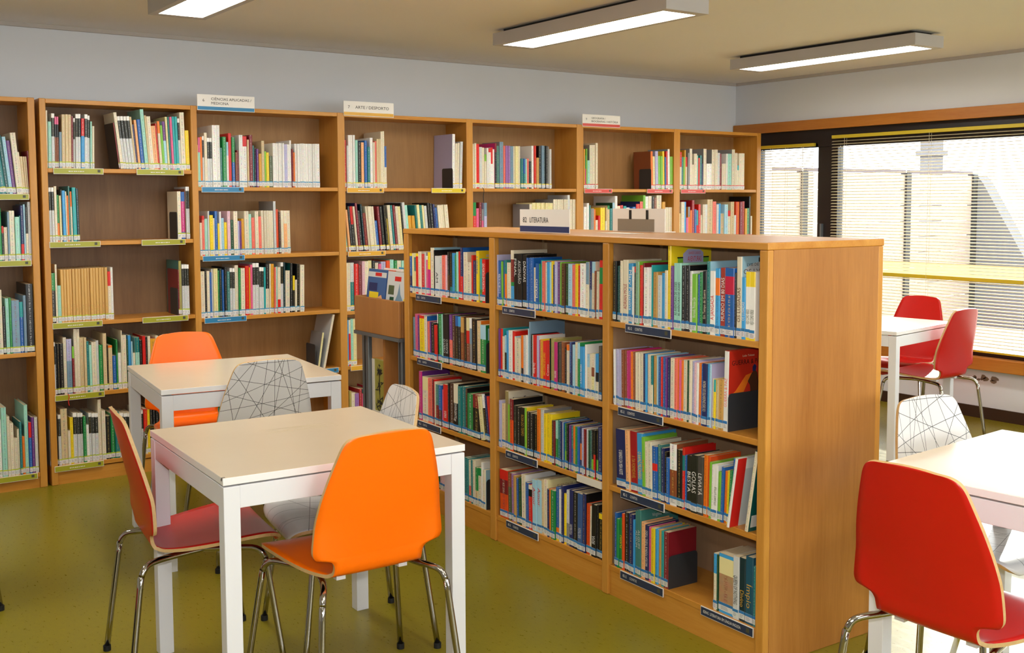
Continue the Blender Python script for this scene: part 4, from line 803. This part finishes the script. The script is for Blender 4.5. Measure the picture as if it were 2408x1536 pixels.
cover_print(nth('R1', lambda t: 'OS LUSÍADAS' in t and 'cr;pb' in t), [('p', .42, .80, .98, .985, 'bk'), ('p', .1, .55, .9, .93, 'gw', [(.08, .5), (.98, .5), (.98, .96), (.7, .955), (.3, .92), (.1, .86)]), ('t', 'LVIS DE CAMÕES', .12, .885, .8, .035, 'bk'), ('t', 'OS LVSÍADAS', .04, .79, .92, .06, 'bro2')])
cover_print(nth('R2', lambda t: 'GUERRA' in t), [('p', .05, .3, .4, .55, 'or', [(.02, .33), (.35, .42), (.6, .7), (.45, .68), (.2, .5), (.02, .42)]), ('p', .55, .1, .8, .8, 'bro2', [(.62, .08), (.72, .1), (.78, .3), (.8, .52), (.74, .7), (.68, .74), (.6, .7), (.5, .6), (.56, .55), (.6, .36)]),
    ('p', .6, .7, .72, .8, 'nb', [(.62, .72), (.7, .72), (.72, .78), (.67, .81), (.62, .78)]), ('t', 'GUERRA & PAZ', .08, .82, .8, .06, 'bk'), ('t', 'Leão Tolstoi', .35, .915, .3, .025, 'cr')])
cover_print(nth('R2', lambda t: t.endswith('pb;la')), [('p', .05, .7, .98, .96, 'la'), ('t', 'Segredos', .35, .78, .55, .075, 'bl')])
cover_print(nth('R3', lambda t: t.endswith('bl;lg')), [('t', 'Pequenos', .2, .78, .75, .07, 'bk')])
cover_print(nth('R4', lambda t: t.endswith('ALGUM') and 'gt;gt' in t), [('t', 'Virginia Woolf', .3, .88, .5, .05, 'gw')])
cover_print(nth('M1', lambda t: 'DÁDIVAS' in t), [('t', 'BRANDON', .12, .90, .55, .05, 'gw')])
cover_print(nth('M2', lambda t: t.endswith('gb;gb')), [('t', 'Vinte e cinco poemas', .12, .78, .8, .045, 'gd')])
cover_print(nth('M2', lambda t: t.endswith('wh;wh')), [('t', 'OS MAIAS', .2, .80, .7, .07, 'dr')])
cover_print(nth('M3', lambda t: t.endswith('tn3;cr')), [('t', 'Jane Eyre', .13, .82, .6, .075, 'bk')])
cover_print(nth('M4', lambda t: t.endswith('cr;lye')), [('t', 'AS VIOLETAS DE', .3, .86, .5, .04, 'bro')])
cover_print(nth('M4', lambda t: t.endswith('bk;bk')), [('t', 'AS VIDAS DOS OUTROS', .1, .93, .8, .03, 'gw')])
cover_print(nth('L1', lambda t: 'CIDADE' in t), [('t', 'BETH', .25, .88, .6, .05, 'la')])
cover_print(nth('L4', lambda t: t.endswith('cr;pb')), [('t', 'OS MEUS', .15, .76, .5, .055, 'bk'), ('t', 'Poemas', .17, .64, .7, .08, 'bk')])
cover_print(nth('L2', lambda t: t.endswith('gr;gr')), [('p', .1, .68, .98, .93, 'pb'), ('p', .35, .74, .6, .88, 're', [(.35, .8), (.5, .74), (.62, .8), (.5, .88)])])
# two picture books leaning out of the third shelf, and two leaning under the blue sign
def lean_book(label, fr, s, y, z, w_, h, d, spec, ang, cover, prints, grp, out=0.):
    q = random.Random(int(s*999)); b = parse(spec, q); b['cov'] = hx(PAL[cover]); X = Vector((math.cos(fr[1]), math.sin(fr[1]), 0)); Y = Vector((-math.sin(fr[1]), math.cos(fr[1]), 0))
    cm = Colmesh(); cover_mesh(cm, b, q, w_, h, d); o = bpy.data.objects.new('book', cm.mesh('book', M['cover'])); COL.objects.link(o)
    o.matrix_world = Matrix.Translation(fr[0] + X*s + Y*y + Vector((0, 0, z))) @ Matrix.Rotation(fr[1] + out, 4, 'Z') @ Matrix.Translation((w_, 0, 0)) @ Matrix.Rotation(math.radians(ang), 4, 'Y') @ Matrix.Translation((-w_, 0, 0))
    MB().box(.0016, .0028, .0015, w_ - .0016, d - .003, h - .002).build('page_block', M['pages'], o); tag(o, label, 'book', grp); BOOKOBJ[label] = (o, w_, h, d); cover_print(label, prints); return o
g3 = "books on the third shelf of the low bookcase's end bay"
lean_book('white picture book with a red stripe, leaning out over the third shelf edge', CF, 2.236, -.012, .42, .010, .235, .215, 'wh', 9, 'gw',
    [('p', .02, .0, .2, 1, 're'), ('p', .4, .3, .8, .7, 'dgy', [(.45, .3), (.7, .25), (.85, .45), (.8, .62), (.6, .62), (.48, .5)]), ('p', .2, .84, .45, .98, 'wh'), ('p', .5, .18, .7, .26, 'sa')], g3)
lean_book('cream spined picture book tilted against the end upright, third shelf of the low bookcase', CF, 2.300, .004, .42, .014, .27, .2, 'cr', 9, 'dt', [('p', .05, .05, .9, .2, 'gw'), ('p', .25, .25, .98, .75, 'tu')], g3)
g5 = 'leaning books under the blue sign'
lean_book('pale grey book leaning beside the bookend on the fourth shelf under the blue sign', WF, 2.770, .012, .476, .012, .22, .16, 'lye', 9, 'gy', [], g5)
lean_book('tall cream book leaning on the bay side, fourth shelf under the blue sign', WF, 2.806, .012, .476, .014, .33, .22, 'cr', 12, 'gw', [('p', .1, .6, .9, .66, 'pu')], g5)
# thin reading ribbon hanging from a shelf
rb = MB(); P = catmull([(0, -.002, 0), (.004, -.012, -.02), (-.001, -.012, -.06), (.003, -.012, -.10)], 4)
rb.tube(P, .0022, 6); o = rb.build('bookmark_ribbon', M['black'], None, loc=(3.96, YFR, 1.572)); tag(o, 'black bookmark ribbon hanging over the top shelf edge near the yellow sign', 'ribbon')
o = MB().tube([(p[0], p[1], p[2]*.6) for p in P], .002, 6).build('bookmark_ribbon', txt_mat('re'), None, loc=(1.335, YFR - .003, .478)); tag(o, 'red bookmark ribbon hanging over a lime label on the wall bookcase', 'ribbon')
# ------------------------------------------------------------------ comic cart
ct = thing('comic_cart', 'brown wood and grey steel comic cart between the wall shelves and the low bookcase', 'cart', (2.62, 4.70, 0))
g = MB().box(0, 0, .80, .018, .48, .985).box(.43, 0, .80, .448, .48, .985).box(.018, 0, .80, .43, .018, .985).box(.018, .462, .80, .43, .48, .985).box(.018, .018, .80, .43, .462, .815)
g.build('box', M['cart'], ct, bevel=.004)
MB().box(-.004, -.004, .782, .452, .484, .80).build('bottom_rim', M['steel'], ct)
for x in (.03, .418):
    for y0, y1 in ((.005, .045), (.365, .435)):
        o = MB().box(x - .012, y0, .03, x + .012, y1, .782).build('post', M['steel'], ct, bevel=.003)
        MB().box(x - .014, y0 + (y1 - y0)*.44, .03, x - .011, y0 + (y1 - y0)*.56, .782).build('groove', M['black'], o)
MB().box(.02, .0, .335, .44, .44, .357).build('shelf', M['cart'], ct)
MB().box(.02, .185, .357, .42, .203, .782).build('divider', M['cart'], ct)
MB().box(.2, .203, .357, .212, .365, .782).build('back_panel', M['cart'], ct)
MB().box(.02, .0, .03, .44, .44, .05).build('shelf', M['cart'], ct)
MB().box(.02, .185, .05, .42, .203, .335).build('divider', M['cart'], ct)
for x in (.03, .418):
    for y in (.03, .41): MB().tube([(x - .012, y, .018), (x + .012, y, .018)], .018, 12).build('caster', M['rubber'], ct)
pbk = thing('book', 'olive book with a black ink plant on its cover, standing in the cart', 'book', (2.66, 4.925, .357), .0)
MB().box(0, 0, 0, .018, .135, .30).build('cover', flat('olive_cover', '9c9440', .4), pbk)
q = random.Random(4); pl_ = MB()
for cx, cz, R_ in ((.05, .07, .05), (.06, .16, .035), (.055, .245, .03)):
    for i in range(16):
        a = q.random()*6.28; r = R_*q.random(); L = .012 + q.random()*.018; y, z = cx + r*math.cos(a), cz + r*math.sin(a); b_ = q.random()*3.14; e = .004
        pl_.prism([(y - L*math.cos(b_), z - L*math.sin(b_)), (y + e*math.sin(b_), z - e*math.cos(b_)), (y + L*math.cos(b_), z + L*math.sin(b_)), (y - e*math.sin(b_), z + e*math.cos(b_))], 'x', -.0008 - i*.00002, .001)
pl_.prism([(.052, .01), (.058, .01), (.062, .28), (.058, .28)], 'x', -.0006, .001); pl_.build('ink_plant', M['ink'], pbk)
MB().box(-.004, .11, 0, .0, .135, .30).build('spine_strip', M['paper'], pbk); MB().box(-.005, .0, .0, .0005, .135, .03).build('call_label', M['paper'], pbk)
def album(label, x, y, w_, h, spec, z, prints, grp='comic albums in the cart', ang=7):
    t_ = .009; o = thing('comic_album', label, 'comic', (x, y, z), 0, grp); o.rotation_euler = (0, math.radians(ang), 0)
    MB().box(0, 0, 0, t_, w_, h).build('cover', txt_mat(spec), o, bevel=.001)
    MB().box(.0012, .002, .002, t_ - .0012, w_ - .002, h + .0006).build('page_block', M['pages'], o)
    for i, (y0, z0, y1, z1, c, P) in enumerate(prints):
        MB().prism([(a*w_, c_*h) for a, c_ in (P or [(y0, z0), (y1, z0), (y1, z1), (y0, z1)])], 'x', -.0006 - i*.0001, .0005).build('printed_panel', txt_mat(c), o)
album('blue comic album with yellow lettering, front of the cart box by the wall shelves', 2.655, 4.945, .20, .30, 'bl2', .83, [(0, .86, 1, .95, 'gw', None), (.25, .88, .6, .94, 're', None), (.35, .48, .85, .6, 'ye', None), (.0, .2, .45, .55, 'pe', [(.02, .2), (.4, .2), (.42, .5), (.2, .56), (.05, .42)]), (.45, .62, .9, .76, 'nb', None)])
album('white comic album with a blue map shape, front of the cart box', 2.66, 4.735, .205, .295, 'gw', .83, [(.3, .84, .62, .92, 're', None), (.05, .3, .5, .8, 'gb', [(.1, .3), (.5, .3), (.52, .5), (.42, .62), (.36, .8), (.28, .62), (.12, .5)]), (.0, .3, .1, .55, 'ye', None), (.62, .6, .9, .76, 'dg2', None), (.6, .36, .8, .56, 'dg', None)])
for i, (c, nm) in enumerate((('ro', 'vermilion'), ('wh', 'white'), ('lg', 'green'), ('sb', 'sky blue'))):
    album('%s comic album standing behind the blue one in the cart box' % nm, 2.70 + i*.045, 4.945, .20, .30 + .004*(i % 2), c, .825, [])
for i, (c, nm) in enumerate((('bk', 'black'), ('cr', 'cream'), ('nb', 'navy'), ('la', 'lavender'), ('te', 'teal'))):
    album('%s comic album standing behind the white one in the cart box' % nm, 2.70 + i*.04, 4.735, .205, .297 - .003*i, c, .825, [])
# ------------------------------------------------------------------ bag at the frame edge
bg_ = thing('school_bag', 'dark grey school bag with a red top flap, cut by the frame edge', 'bag', (.36, 3.28, 0), .1)
MB().prism([(-.16, 0), (.16, 0), (.17, .03), (.135, .20), (.115, .235), (-.115, .235), (-.135, .20), (-.17, .03)], 'y', -.22, .22).build('body', flat('dark_bag_cloth', '3d3a3b', .8, .2, bump=.3, scale=60), bg_, bevel=.012)
MB().prism([(-.115, .235), (.115, .235), (.075, .31), (.03, .34), (-.03, .34), (-.075, .31)], 'y', -.2, .2).build('flap', flat('red_bag_cloth', 'b8261c', .7, .2, bump=.2, scale=60), bg_, bevel=.01)
MB().box(-.118, -.222, .225, .119, .222, .24).build('zip_band', M['plate'], bg_)
MB().tube(catmull([(.168, -.06, .07), (.185, -.05, .10), (.178, -.04, .14)], 3), .012, 8).build('buckle', M['black'], bg_)
fit_texts()
